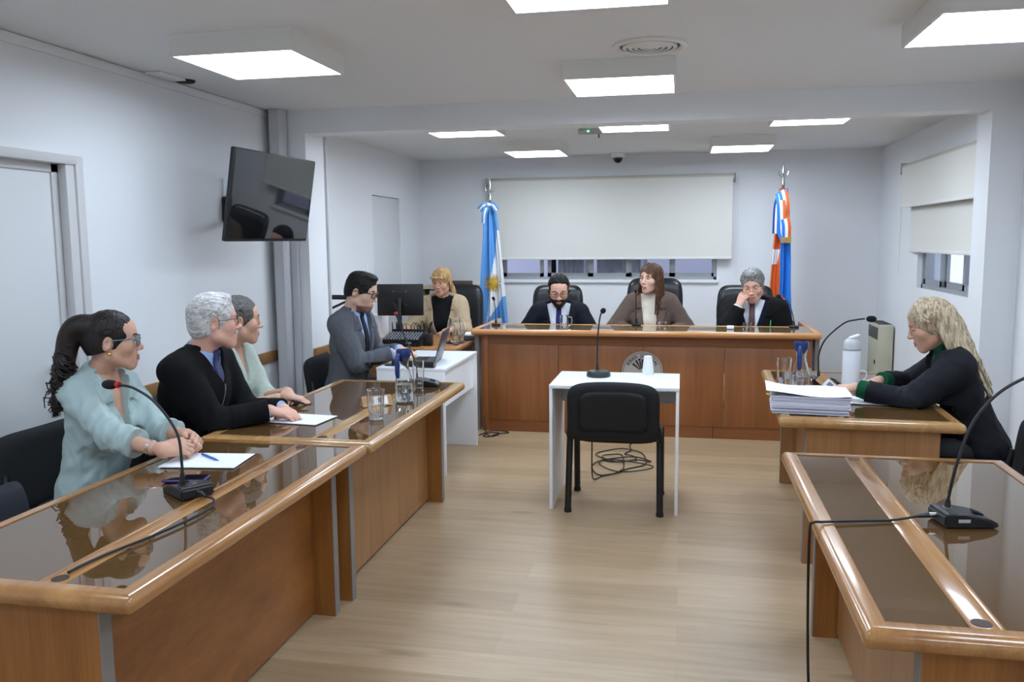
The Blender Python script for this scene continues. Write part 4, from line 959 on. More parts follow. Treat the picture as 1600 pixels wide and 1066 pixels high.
# ------------------------------------------------------------ smooth solid modelling on a voxel grid (bodies, hair, clothes)
class Vol:
    def __init__(s, lo, hi, h, m=.045):
        s.o = np.array(lo, np.float32); s.h = h; s.m = m
        s.n = [int(math.ceil((hi[i]-lo[i])/h))+1 for i in range(3)]
        s.D = np.full(s.n, 9.0, np.float32)
        s.ax = [s.o[i]+h*np.arange(s.n[i], dtype=np.float32) for i in range(3)]
    def sl(s, lo, hi):
        r = []
        for i in range(3):
            a = int(math.floor((lo[i]-s.o[i])/s.h)); b = int(math.ceil((hi[i]-s.o[i])/s.h))+1
            a, b = max(a, 0), min(b, s.n[i])
            if a >= b: return None
            r.append(slice(a, b))
        return tuple(r)
    def xyz(s, sl=None):
        a = s.ax if sl is None else [s.ax[i][sl[i]] for i in range(3)]
        return a[0][:, None, None], a[1][None, :, None], a[2][None, None, :]
    def put(s, sl, d, k, op):
        A = s.D[sl]
        if op == 'u':
            if k > 0:
                h = np.maximum(k-np.abs(A-d), 0)/k; s.D[sl] = np.minimum(A, d)-h*h*k*.25
            else: s.D[sl] = np.minimum(A, d)
        else:
            d = -d
            if k > 0:
                h = np.maximum(k-np.abs(A-d), 0)/k; s.D[sl] = np.maximum(A, d)+h*h*k*.25
            else: s.D[sl] = np.maximum(A, d)
    def dcone(s, sl, a, b, r0, r1, fl=None):
        X, Y, Z = s.xyz(sl); ba = b-a; L = float(ba@ba)+1e-12
        px, py, pz = X-a[0], Y-a[1], Z-a[2]
        t = np.clip((px*ba[0]+py*ba[1]+pz*ba[2])/L, 0, 1)
        dx, dy, dz = px-t*ba[0], py-t*ba[1], pz-t*ba[2]
        return np.sqrt(dx*dx+dy*dy+dz*dz)-(r0+(r1-r0)*t)
    def cone(s, a, b, r0, r1=None, k=.02, op='u', plane=None):
        a, b = np.array(a, float), np.array(b, float); r1 = r0 if r1 is None else r1
        R = max(r0, r1)+k+s.m
        sl = s.sl(np.minimum(a, b)-R, np.maximum(a, b)+R)
        if sl is None: return s
        d = s.dcone(sl, a, b, r0, r1)
        if plane is not None:
            X, Y, Z = s.xyz(sl); c, nn = plane
            d = np.maximum(d, (X-c[0])*nn[0]+(Y-c[1])*nn[1]+(Z-c[2])*nn[2])
        s.put(sl, d, k, op); return s
    def ell(s, c, r, k=.02, op='u', R=None):
        c = np.array(c, float); r = np.array(r, float); M = max(r)+k+s.m
        sl = s.sl(c-M, c+M)
        if sl is None: return s
        X, Y, Z = s.xyz(sl); px, py, pz = X-c[0], Y-c[1], Z-c[2]
        if R is not None:
            R = np.array(R, float); px, py, pz = (R[0, 0]*px+R[1, 0]*py+R[2, 0]*pz, R[0, 1]*px+R[1, 1]*py+R[2, 1]*pz, R[0, 2]*px+R[1, 2]*py+R[2, 2]*pz)
        ax, ay, az = px/r[0], py/r[1], pz/r[2]
        k0 = np.sqrt(ax*ax+ay*ay+az*az); k1 = np.sqrt((ax/r[0])**2+(ay/r[1])**2+(az/r[2])**2)+1e-9
        s.put(sl, k0*(k0-1)/k1, k, op); return s
    def chain(s, P, r0, r1, k=.004, op='u'):
        n = len(P)-1
        for i in range(n): s.cone(P[i], P[i+1], r0+(r1-r0)*i/n, r0+(r1-r0)*(i+1)/n, k, op)
        return s
    def mesh(s, D=None):
        D = s.D if D is None else D
        D = D.copy(); D[0], D[-1] = np.maximum(D[0], 1e-3), np.maximum(D[-1], 1e-3); D[:, 0] = np.maximum(D[:, 0], 1e-3); D[:, -1] = np.maximum(D[:, -1], 1e-3); D[:, :, 0] = np.maximum(D[:, :, 0], 1e-3); D[:, :, -1] = np.maximum(D[:, :, -1], 1e-3)
        I = D < 0; c = np.zeros([n-1 for n in D.shape], np.int8)
        for i in (0, 1):
            for j in (0, 1):
                for k in (0, 1): c += I[i:D.shape[0]-1+i, j:D.shape[1]-1+j, k:D.shape[2]-1+k]
        act = np.argwhere((c > 0) & (c < 8)); idx = -np.ones(c.shape, np.int64); idx[tuple(act.T)] = np.arange(len(act))
        C = np.array([(i, j, k) for i in (0, 1) for j in (0, 1) for k in (0, 1)])
        V = np.stack([D[tuple((act+o).T)] for o in C], 1)
        acc = np.zeros((len(act), 3)); cnt = np.zeros(len(act))
        for a in range(8):
            for b in range(a+1, 8):
                if np.abs(C[a]-C[b]).sum() != 1: continue
                m = (V[:, a] < 0) != (V[:, b] < 0); t = V[m, a]/(V[m, a]-V[m, b])
                acc[m] += C[a]+t[:, None]*(C[b]-C[a]); cnt[m] += 1
        vs = s.o+s.h*(act+acc/cnt[:, None]); F = []
        for ax in range(3):
            o1, o2 = [(1, 2), (2, 0), (0, 1)][ax]
            sl0 = [slice(None)]*3; sl1 = [slice(None)]*3; sl0[ax] = slice(0, -1); sl1[ax] = slice(1, None)
            A, B = I[tuple(sl0)], I[tuple(sl1)]; E = np.argwhere(A != B)
            E = E[(E[:, o1] > 0) & (E[:, o2] > 0) & (E[:, o1] < D.shape[o1]-1) & (E[:, o2] < D.shape[o2]-1)]
            u = np.zeros(3, int); v = np.zeros(3, int); u[o1] = 1; v[o2] = 1
            q = np.stack([idx[tuple((E-u-v).T)], idx[tuple((E-v).T)], idx[tuple(E.T)], idx[tuple((E-u).T)]], 1)
            fl = ~A[tuple(E.T)]; q[fl] = q[fl][:, ::-1]; F.append(q)
        return vs, np.concatenate(F)
def wob(X, Y, Z, f, seed=0):
    r = np.random.RandomState(seed); d = 0
    for i in range(5):
        k = r.normal(size=3); k = k/np.linalg.norm(k)*f*(1+.6*i); ph = r.uniform(0, 6.28, 2)
        g = X*k[0]+Y*k[1]+Z*k[2]
        k2 = r.normal(size=3)*f*.7
        d = d+np.sin(g+ph[0]+1.2*np.sin(X*k2[0]+Y*k2[1]+Z*k2[2]+ph[1]))/(1+.5*i)
    return d/2.5
def np_obj(name, parts, mats, parent, smooth=True, label=None):
    """parts: list of (verts, quads, material index or array)"""
    V, F, MI, b = [], [], [], 0
    for v, f, mi in parts:
        V.append(v); F.append(np.asarray(f)+b); b += len(v); MI.append(np.full(len(f), mi) if np.isscalar(mi) else mi)
    V = np.concatenate(V); F = np.concatenate(F); MI = np.concatenate(MI)
    me = bpy.data.meshes.new(name); o = bpy.data.objects.new(name, me); COL.objects.link(o)
    me.vertices.add(len(V)); me.vertices.foreach_set('co', V.astype(np.float32).ravel())
    me.loops.add(F.size); me.loops.foreach_set('vertex_index', F.astype(np.int32).ravel())
    me.polygons.add(len(F)); me.polygons.foreach_set('loop_start', np.arange(0, F.size, F.shape[1], dtype=np.int32))
    for m in mats: me.materials.append(m)
    me.polygons.foreach_set('material_index', MI.astype(np.int32))
    me.update(calc_edges=True); me.validate()
    if smooth: me.shade_smooth()
    o.parent = parent; WM[o] = WM[parent]
    if label: o['label'] = label
    return o
def A3(m): return np.array([[m[i][j] for j in range(3)] for i in range(3)])
def npv(v): return np.array([v[0], v[1], v[2]], float)
def unit(v): v = np.asarray(v, float); return v/(np.linalg.norm(v)+1e-12)

def skin(name, rgb, **k): return mat(name, rgb, .5, var=.07, vscale=30, bump=.03, bscale=240, Subsurface_Weight=.12, Subsurface_Radius=(.012, .005, .003), **k)
LIP = mat('lips', (172, 104, 98), .42); LIPM = mat('lips_pale', (186, 128, 114), .5)
EYEW = mat('eye_white', (196, 190, 184), .2); IRIS = mat('iris_brown', (48, 32, 24), .15); LASH = mat('lash', (30, 22, 20), .7)

# ---- head, in its own frame: x to the person's right, y to the face, z up
def head_vol(h, sex, neck_to, jaw=1.0, nose=1.0, open_mouth=False, age=0):
    lo = [-.10, -.13, -.15]; hi = [.10, .145, .15]
    for i in range(3): lo[i] = min(lo[i], neck_to[i]-.075); hi[i] = max(hi[i], neck_to[i]+.075)
    v = Vol(lo, hi, h, .012); f = sex == 'f'
    v.ell((0, -.008, .030), (.074, .093, .088), .0)
    v.ell((0, .028, .042), (.061, .058, .054), .03)
    v.ell((0, .030, -.030), (.058 if f else .061, .059, .077), .03)
    for s in (-1, 1):
        v.cone((s*.047*jaw, .004, -.060), (s*.015*jaw, .064, -.097), .019 if f else .023, .016 if f else .019, .026)
        v.ell((s*.041, .056, -.022), (.021, .021, .022), .03)
        v.cone((s*.041, .066, .029), (s*.010, .083, .026), .008 if f else .0105, None, .016)
    v.ell((0, .070, -.097), (.019 if f else .023, .018, .019), .02)
    v.ell((0, .078, -.064), (.027, .018, .027), .02)
    for s in (-1, 1): v.ell((s*.0315, .097, .008), (.019, .0185, .0115), .011, 's')
    v.cone((0, .085, .020), (0, .104*1.0+.003*nose, -.024), .0068, .0092, .010)
    v.ell((0, .1075+.004*(nose-1), -.028), (.0100*nose, .0105*nose, .0095), .008)
    for s in (-1, 1): v.ell((s*.0118, .097, -.032), (.0072, .009, .0068), .007)
    mo = .006 if open_mouth else 0
    for s in (-1, 1):
        v.cone((s*.020, .086, -.0645), (0, .0955, -.0605), .0042, .0058, .004)
        v.cone((s*.019, .085, -.068-mo*.5), (0, .0945, -.0715-mo), .0044, .0070, .004)
    for s in (-1, 1): v.cone((s*.018, .0945, -.0658-mo*.3), (0, .1025, -.0658-mo*.5), .0022+mo*.35, None, .002, 's')
    for s in (-1, 1):
        R = A3(Euler((math.radians(-12), 0, s*math.radians(-18))).to_matrix())
        v.ell((s*.0775, -.014, -.004), (.0075, .0185, .030), .006, 'u', R)
        v.ell((s*.0845, -.010, -.001), (.0055, .0105, .018), .004, 's', R)
    a = np.array((0, -.022, -.045)); b = np.asarray(neck_to, float)
    v.cone(a, b, .047 if f else .056, .050 if f else .060, .03)
    return v
def lip_mask(vs, F, mo):
    c = vs[F].mean(1); m = 0.006 if mo else 0
    x, y, z = np.abs(c[:, 0]), c[:, 1], c[:, 2]
    return ((x < .0215) & (y > .0865) & (z < -.0560-.10*x) & (z > -.0795-m+.25*x)).astype(int)

# ---- hands, in their own frame: y to the finger tips, z out of the back of the hand
def hand_mesh(side, W, d, n, curl=(30, 35, 20), elbow=None, h=.0026, spread=1.0, size=1.0, thumb=(35, 20), fore=.85, fr=.036, curls=None):
    ts = -1 if side == 'R' else 1
    Yv = unit(d); n = np.asarray(n, float); Zv = unit(n-Yv*(n@Yv)); Xv = np.cross(Yv, Zv); M = np.stack([Xv, Yv, Zv], 1)
    v_pts = []
    F = []
    bx = [.027, .009, -.010, -.027]; by = [.086, .090, .086, .077]
    ln = [(.040, .025, .020), (.044, .028, .021), (.040, .026, .020), (.031, .019, .018)]; rr = [.0088, .0090, .0086, .0076]
    for i in range(4):
        cc = curls[i] if curls else curl
        p = np.array((ts*bx[i], by[i], -.002)); sp = ts*(-.0+.10*(1.5-i)*.55*spread); ang = 0; P = [p]
        for j in range(3):
            ang += math.radians(cc[j]); dd = np.array((math.sin(sp)*math.cos(ang), math.cos(sp)*math.cos(ang), -math.sin(ang))); P.append(P[-1]+dd*ln[i][j]*size)
        F.append((P, rr[i]))
    ta, tb = math.radians(thumb[0]), math.radians(thumb[1])
    T = [np.array((ts*.020, .018, -.008))]; T.append(T[-1]+.046*np.array((ts*math.sin(ta+.25), math.cos(ta+.25)*.9, -.28))); T.append(T[-1]+.034*np.array((ts*math.sin(ta), math.cos(ta), -.22))); T.append(T[-1]+.026*np.array((ts*math.sin(ta-tb), math.cos(ta-tb), -.18)))
    lo = np.full(3, 9.); hi = -lo; ev = None
    allp = [q for P, r in F for q in P]+T+[np.zeros(3)]
    if elbow is not None:
        ev = M.T@(np.asarray(elbow, float)-np.asarray(W, float)); ev = ev*fore; allp.append(ev)
    allp = np.array(allp); lo, hi = allp.min(0)-.045, allp.max(0)+.045
    v = Vol(lo, hi, h, .008)
    for i in range(4):
        v.cone((ts*bx[i]*.45, .008, 0), (ts*bx[i], by[i]-.004, 0), .0145, .0115, .012)
    v.ell((ts*.0, .048, -.003), (.036, .045, .0145), .01)
    v.cone(T[0]+np.array((0, 0, 0)), T[1], .0150, .0135, .012); v.ell(T[0]*.6+T[1]*.4, (.015, .022, .012), .012)
    for P, r in F:
        v.cone(P[0]*1.0, P[1], r*1.06, r, .006)
        v.cone(P[1], P[2], r, r*.92, .003); v.cone(P[2], P[3], r*.92, r*.76, .003)
        v.ell(P[1], (r*1.07,)*3, .003)
    v.cone(T[1], T[2], .0115, .0105, .006); v.cone(T[2], T[3], .0105, .0080, .004)
    if ev is not None:
        q = unit(ev); v.cone((0, .010, 0), q*.05, .0225, .0245, .02); v.cone(q*.05, ev, .0245, fr, .015)
        v.cone((ts*.012, 0, 0), (-ts*.012, 0, 0), .019, .019, .015)
    vs, f = v.mesh()
    return (np.asarray(W)+vs*size@M.T), f, M, [(np.asarray(W)+(np.array(P)*size)@M.T) for P, r in F]

def ik(S, W, l1, l2, pole):
    S, W = np.asarray(S, float), np.asarray(W, float); d = W-S; L = np.linalg.norm(d)
    if L > (l1+l2)*.995: k = L/((l1+l2)*.995); l1 *= k; l2 *= k
    a = (l1*l1-l2*l2+L*L)/(2*L); hgt = math.sqrt(max(l1*l1-a*a, 0)); u = d/L; p = np.asarray(pole, float); p = unit(p-u*(p@u))
    return S+u*a+p*hgt

CLOTHV = 6e-3
def person(label, loc, theta, spec):
    th = math.radians(theta); g = spec.get
    root = thing('person', label, 'person', (loc[0], loc[1], 0), th-PI/2)
    MI = WM[root].inverted(); MIr = A3(MI)
    def L(p): return npv(MI @ Vector(p))
    def Ld(p): return MIr@np.asarray(p, float)
    bw, bh, f = g('bw', 1.0), g('bh', 1.0), g('sex', 'm') == 'f'
    bd = g('bd', 1.0)
    P = np.array((0, 0, g('seat', .47)+.09)); Rt = A3(Euler((-math.radians(g('lean', 5)), math.radians(g('side', 0)), 0)).to_matrix())
    tw = A3(Matrix.Rotation(math.radians(g('twist', 0)), 3, 'Z'))
    T = lambda q: P+Rt@np.asarray(q, float)
    sw = (.155 if f else .172)*bw
    shz = .45*bh+g('shrug', 0)
    SR, SL = T(tw@np.array((sw, -.01, shz))), T(tw@np.array((-sw, -.01, shz)))
    Nb = T((0, -.012, .505*bh))
    hs = g('hs', 1.04)
    hy, hp, hr = g('head', (theta, 5, 0))
    Rh = A3((Matrix.Rotation(math.radians(hy)-th, 3, 'Z') @ Matrix.Rotation(-math.radians(hp), 3, 'X') @ Matrix.Rotation(math.radians(hr), 3, 'Y')))
    if 'head_at' in spec: Hc = L(spec['head_at'])
    else: Hc = Nb+A3(Euler((-math.radians(g('lean', 5)*.5+g('neckf', 12)), 0, 0)).to_matrix())@np.array((0, .012, .165*bh))
    HT = lambda q: Hc+(np.asarray(q, float)*hs)@Rh.T
    HI = lambda p: (Rh.T@(np.asarray(p, float)-Hc))/hs
    l1, l2 = .285*bh, .25*bh
    arms = {}
    for sd, S in (('R', SR), ('L', SL)):
        A = g('arm'+sd)
        W = L(A['w']); pole = A.get('pole', (.35 if sd == 'R' else -.35, -.25, -1.0))
        arms[sd] = (S, ik(S, W, l1, l2, pole), W, A)
    res = g('res', 1.0); hv = CLOTHV*res
    pts = np.array([T((.25*bw, .19, .0)), T((-.25*bw, -.2, .0)), T((.2, 0, -.14)), Hc*.4+Nb*.6]+[q for a in arms.values() for q in a[:3]])
    blo, bhi = pts.min(0)-np.array((.09, .09, .05)), pts.max(0)+.09
    def torso(v, off, loose=0):
        R = Rt; e = lambda c, r, k=.05: v.ell(T(c), np.array(r)+off, k, 'u', R)
        e((0, -.01, .0), (.175*bw, .125*bd, .12)); e((0, g('belly', 0)*.5, .14), ((.138 if f else .15)*bw+loose, .112*bd+g('belly', 0)+loose*.6, .15))
        v.ell(T((0, .0, .32*bh)), np.array(((.150 if f else .168)*bw, .113*bd, .165*bh))+off, .05, 'u', R@tw)
        v.cone(SR*.8+SL*.2, SL*.8+SR*.2, .062+off, None, .05)
        for S in (SR, SL): v.cone(Nb+(0, 0, -.0), S*.72+Nb*.28+np.array((0, 0, .002)), .042+off, .046+off, .05)
        if f:
            for s in (-1, 1): v.ell(T(tw@np.array((s*.072, .082*bd, .285*bh))), np.array((.066, .058, .066))+off*.8, .05, 'u', R)
    def arm(v, sd, off, frac, k=.03, flare=0.0):
        S, E, W, A = arms[sd]; dirv = unit(W-E); C = E+(W-E)*frac
        am = g('armr', 1.0)
        R = [.056*am+off, .047*am+off, .044*am+off, .031+off*.9+flare]
        lo = np.minimum(np.minimum(S, E), W)-.12; hi = np.maximum(np.maximum(S, E), W)+.12; sl = v.sl(lo, hi)
        if sl is None: return
        d = v.dcone(sl, S, E, R[0], R[1]); d2 = v.dcone(sl, E, E+(W-E)*max(frac, .02), R[2], R[2]+(R[3]-R[2])*frac)
        X, Y, Z = v.xyz(sl); d2 = np.maximum(d2, (X-C[0])*dirv[0]+(Y-C[1])*dirv[1]+(Z-C[2])*dirv[2])
        kk = .025; hh = np.maximum(kk-np.abs(d-d2), 0)/kk; d = np.minimum(d, d2)-hh*hh*kk*.25
        # sleeve creases gather at the elbow
        dist = np.sqrt((X-E[0])**2+(Y-E[1])**2+(Z-E[2])**2); u = unit(unit(S-E)+unit(W-E))
        d = d+g('crease', .0035)*np.exp(-(dist/.10)**2)*np.sin(((X-E[0])*dirv[0]+(Y-E[1])*dirv[1]+(Z-E[2])*dirv[2])*150+6*wob(X, Y, Z, 14, 5))*(off > .004)
        v.put(sl, d, k, 'u')
    tz = g('table'); ty = L(tz[0])[1] if tz else 9; tzz = (tz[1] if tz else 0)+.0015; st_ = g('st', .4835)
    def rest(vs, leg=False):
        vs = vs.copy(); y, z = vs[:, 1], vs[:, 2]
        m = (not leg) & (y > ty-.07) & (z > tzz-g('td', .10)) & (z < tzz); vs[m, 2] = tzz
        m = (y < ty+.0) & (np.abs(y) < .29) & (np.abs(vs[:, 0]) < .30) & (z > .30) & (z < st_); vs[m, 2] = st_
        if leg:
            m = (vs[:, 2] < st_) & (y < .30) & (z > .2); vs[m, 2] = st_
        return vs
    # ---------------- body: torso, arms, legs (hidden under clothes), head, hands as one mesh
    SK = g('skin'); bparts = []
    vb = Vol(blo, bhi, g('bres', .011), .02); torso(vb, -.004)
    for sd in 'RL': arm(vb, sd, -.005, .9)
    vb.cone(Nb-(0, 0, .03), Nb*.6+Hc*.4, .045 if f else .053, None, .03)
    a, b = vb.mesh(); bparts.append((rest(a), b, 0))
    nt = HI(Nb+(Nb-Hc)*.12)
    vh = head_vol(g('hres', .003), g('sex', 'm'), nt, g('jaw', 1.0), g('nose', 1.0), g('mouth', False))
    a, b = vh.mesh(); bparts.append((HT(a), b, lip_mask(a, b, g('mouth', False)) if g('lips', True) else 0))
    fing = {}
    for sd in 'RL':
        S, E, W, A = arms[sd]
        if A.get('hidden') and not A.get('build', True): continue
        a, b, M_, fp = hand_mesh(sd, W, Ld(A['d']), Ld(A['n']), A.get('curl', (25, 30, 20)), E, A.get('h', .0028*res), A.get('spread', 1), A.get('size', 1.0), A.get('thumb', (35, 20)), A.get('fore', .75), .037 if f else .042, A.get('curls'))
        bparts.append((rest(a), b, 0)); fing[sd] = fp
    # ---------------- legs in trousers, shoes
    kn = g('knee', (.10, .43)); sh = g('shin', .03)
    vt = Vol((-.30, -.2, -.02), (.30, .72, P[2]+.14), .012, .03)
    vt.ell(P+(0, -.01, -.01), (.178*bw, .135*bd, .12), .0)
    K = []
    for s in (-1, 1):
        k_ = np.array((s*kn[0], kn[1], P[2]-.02)); an = np.array((s*(kn[0]+.01), kn[1]+sh, .09)); K.append(an)
        vt.cone(P+(s*.085*bw, .0, -.015), k_, .090*bw, .066, .05); vt.cone(k_, an, .062, .048, .02)
    a, b = vt.mesh(); np_obj('trousers', [(rest(a, True), b, 0)], [g('trousers', mat('dark_trousers', (26, 27, 32), .8))], root)
    for an in K:
        vs_ = Vol(an+(-.08, -.12, -.10), an+(.08, .24, .05), .009, .02)
        vs_.ell(an+(0, .07, -.055), (.045, .135, .035), .0); vs_.cone(an+(0, -.01, -.05), an+(0, -.01, .005), .045, .042, .03)
        X, Y, Z = vs_.xyz(); D = np.maximum(vs_.D, .006-Z+0*X+0*Y)
        a, b = vs_.mesh(D); np_obj('shoe', [(a, b, 0)], [mat('shoe_black', (18, 17, 17), .35)], root)
    np_obj('body', bparts, [SK, LIP if f else LIPM], root)
    # ---------------- clothes
    ax = unit(Hc-Nb)
    for ly in g('layers', []):
        off = ly['off']; v = Vol(blo-.03, bhi+.03, hv, .05)
        torso(v, off, ly.get('loose', 0))
        X, Y, Z = v.xyz()
        q = np.array(Rt.T); dx, dy, dz = X-P[0], Y-P[1], Z-P[2]
        QX = q[0, 0]*dx+q[0, 1]*dy+q[0, 2]*dz; QY = q[1, 0]*dx+q[1, 1]*dy+q[1, 2]*dz; QZ = q[2, 0]*dx+q[2, 1]*dy+q[2, 2]*dz
        if g('twist', 0):
            c_, s_ = tw[0, 0], tw[1, 0]; QX, QY = c_*QX+s_*QY, -s_*QX+c_*QY
        D = v.D
        D = D+ly.get('fold', .003)*wob(X, Y, Z, ly.get('ff', 34), ly.get('seed', 1))
        nx, ny, nz = X-Nb[0], Y-Nb[1], Z-Nb[2]; tt = nx*ax[0]+ny*ax[1]+nz*ax[2]
        rho = np.sqrt(np.maximum(nx*nx+ny*ny+nz*nz-tt*tt, 0))
        ztop = .505*bh
        nr = ly.get('neck', .066)
        aX = np.abs(QX)
        hole = np.maximum(rho-nr, -.05-tt)
        if ly.get('high'):                                     # turtle neck / stand collar up to height
            D = np.minimum(D, np.maximum(np.abs(rho-(.052 if f else .060))-.007, np.abs(tt-ly['high']*.5)-ly['high']*.5)-.001)
            hole = np.maximum(rho-(.046 if f else .054), -.03-tt)
        D = np.maximum(D, -hole)
        if ly.get('collar'):
            ch = ly['collar']; rc = nr+.003-.10*np.clip(tt, 0, .1)+0*X
            Dc = np.maximum(np.abs(rho-rc)-.0042, np.abs(tt-ch*.45)-ch*.5)
            Dc2 = np.maximum(np.abs(rho-(rc+.010+.25*np.clip(ch*.9-tt, 0, 1)))-.0042, np.abs(tt-ch*.40)-ch*.42)   # folded-over leaf
            Dc = np.minimum(Dc, Dc2)
            gap = ly.get('gap', .012)
            Dc = np.maximum(Dc, -np.maximum(aX-gap-.5*np.clip(tt*0+ch-tt, 0, 1)*ly.get('spreadc', .6), -QY))
            D = np.minimum(D, Dc)
        if ly.get('lapel'):
            zb, wt = ly['V']; yl = (.40*bh)
            def half(p0, p1):                                   # outside of the edge p0->p1
                ex, ez = p1[0]-p0[0], p1[1]-p0[1]; l = math.hypot(ex, ez); return -((aX-p0[0])*ez-(QZ-p0[1])*ex)/l
            A_, B_, C_ = (wt*.75, ztop+.05), (wt+ly['lapel'], yl), (.004, zb)
            D = np.minimum(D, np.maximum(np.maximum(np.maximum(D-ly.get('lapt', .008), half(A_, B_)), half(B_, C_)), -QY))
            A_, B_, C_, D_ = (wt*.55, ztop+.07), (wt+ly['lapel']*.55, ztop+.02), (wt+ly['lapel']*.85, yl+.015), (wt*.6, yl+.03)
            D = np.minimum(D, np.maximum(np.maximum(np.maximum(np.maximum(D-.009, half(A_, B_)), half(B_, C_)), half(C_, D_)), -QY))
        if ly.get('V'):
            zb, wt = ly['V']; wv = np.clip((QZ-zb)/(ztop-zb), 0, 3)*wt
            D = np.maximum(D, -np.maximum(np.maximum(aX-wv, zb-QZ), -QY+.02))
        Dtor = D; va = Vol(blo-.03, bhi+.03, hv, .05)
        for sd in 'RL': arm(va, sd, off, ly.get('sleeve', .97), .03, ly.get('flare', 0))
        Da = va.D+ly.get('fold', .003)*wob(X, Y, Z, ly.get('ff', 34), ly.get('seed', 1))
        hh = np.maximum(.03-np.abs(D-Da), 0)/.03; D = np.minimum(D, Da)-hh*hh*.03*.25
        D = np.maximum(D, -np.maximum(rho-nr*.8, .005-tt)) if not ly.get('high') else D
        if ly.get('hem') is not None: D = np.maximum(D, ly['hem']-QZ)
        a, b = v.mesh(D); o = np_obj(ly['name'], [(rest(a), b, 0)], [ly['mat']], root)
        for nm, w0, w1, z0, z1, m_, t_ in ly.get('strips', []):   # ties and zips lie on this layer
            wv = w0+(w1-w0)*np.clip((ztop-QZ)/(ztop-z0), 0, 1)
            Dt = np.maximum(np.maximum(np.maximum(np.maximum(Dtor-t_, aX-wv), z0-QZ), QZ-z1), -QY)
            Dt = np.maximum(Dt, -(Dtor+.012))
            a, b = v.mesh(Dt)
            if len(b): np_obj(nm, [(a, b, 0)], [m_], root)
    # ---------------- eyes, brows, hair
    for s in (-1, 1):
        ex = np.array((s*.0315, .0765, .0075)); mb = MB(); n_ = 26; dn = g('eyes') == 'down'
        gz = unit(Rh.T@Ld(g('gaze'))) if 'gaze' in spec else np.array((0, 1, -.05))
        up = Vector(gz).to_track_quat('Z', 'Y').to_matrix()
        for i in range(n_):
            for j in range(20): pass
        pr = [(math.sin(PI*i/n_)*.0122, math.cos(PI*i/n_)*.0122) for i in range(n_+1)]
        base = len(mb.v)
        mb.lathe(pr[::-1], (0, 0, 0), 20)
        for fi, fc in enumerate(mb.f):
            cc = sum((mb.v[i] for i in fc), Vector())/len(fc); hz = (up @ cc).z; mb.mi[fi] = 1 if cc.z > .0096 else 0
            if hz > .0036 or hz < -.0048: mb.mi[fi] = 2
        mb.v = [Vector(HT(ex+npv(up @ p))) for p in mb.v]
        mb.v = [WM[root] @ p for p in mb.v]
        mb.build('eye', [SK if dn else EYEW, SK if dn else IRIS, SK], root, smooth=180)
        lz = -.004 if dn else .0040
        Pp = [WM[root] @ Vector(HT(ex+(s*x_, math.sqrt(max(.0138**2-x_*x_-(lz*.6)**2, 0)), lz*(1-(x_/.016)**2)))) for x_ in (-.0125, -.008, -.003, .002, .007, .0125)]
        MB().tube(Pp, [.0006, .0013, .0016, .0016, .0014, .0006], 6).build('eyelashes', LASH, root)
        Pp = [WM[root] @ Vector(HT((s*x_, y_, z_))) for x_, y_, z_ in ((.014, .0935, .026), (.024, .0925, .030), (.036, .086, .0315), (.046, .075, .027))]
        MB().tube(curve_pts(Pp, 4), [.0022]+[.0032*(g('brow', 1.0))]*10+[.0022, .001], 6).build('eyebrow', g('browm', g('hairm')), root)
    hm = g('hairm')
    if g('beard'):
        bt = g('beard'); X, Y, Z = vh.xyz(); aX = np.abs(X)
        low = np.maximum(Z-(-.048 if bt == 'full' else (-.079+.16*np.clip(Y-.03, 0, .06))), -Y+.012)                                # under the mouth line and forward of the ear
        side = np.maximum(np.maximum(Z-.0, np.abs(Y-.014)-.016), .045-aX)
        mous = np.maximum(np.maximum(np.abs(Z+.0495)-.0075, aX-.034), .06-Y)
        reg = {'full': np.minimum(np.minimum(np.maximum(low, -.125-Z), side), mous), 'chin': np.minimum(np.maximum(np.maximum(low, -.13-Z), -.02-Y), np.maximum(np.maximum(side, np.abs(Y-.012)-.010), Z+.60)), 'moustache': mous}[bt]
        mouth = np.sqrt((X/.024)**2+((Z+.0655)/.0105)**2)*.0105-.0105
        reg = np.maximum(reg, np.where(Y > .05, -mouth, -1))
        Db = np.maximum(vh.D-g('beardt', .0045)+.0012*wob(X, Y, Z, 160, 3), reg); a, b = vh.mesh(Db)
        np_obj('moustache' if bt == 'moustache' else 'beard', [(HT(a), b, 0)], [g('beardm', hm)], root)
    hair_style(g('hair'), root, HT, Rh, hm, g, Rh.T)
    if g('glasses'): spectacles(root, HT, g('glasses'))
    return root, HT, T, arms, fing

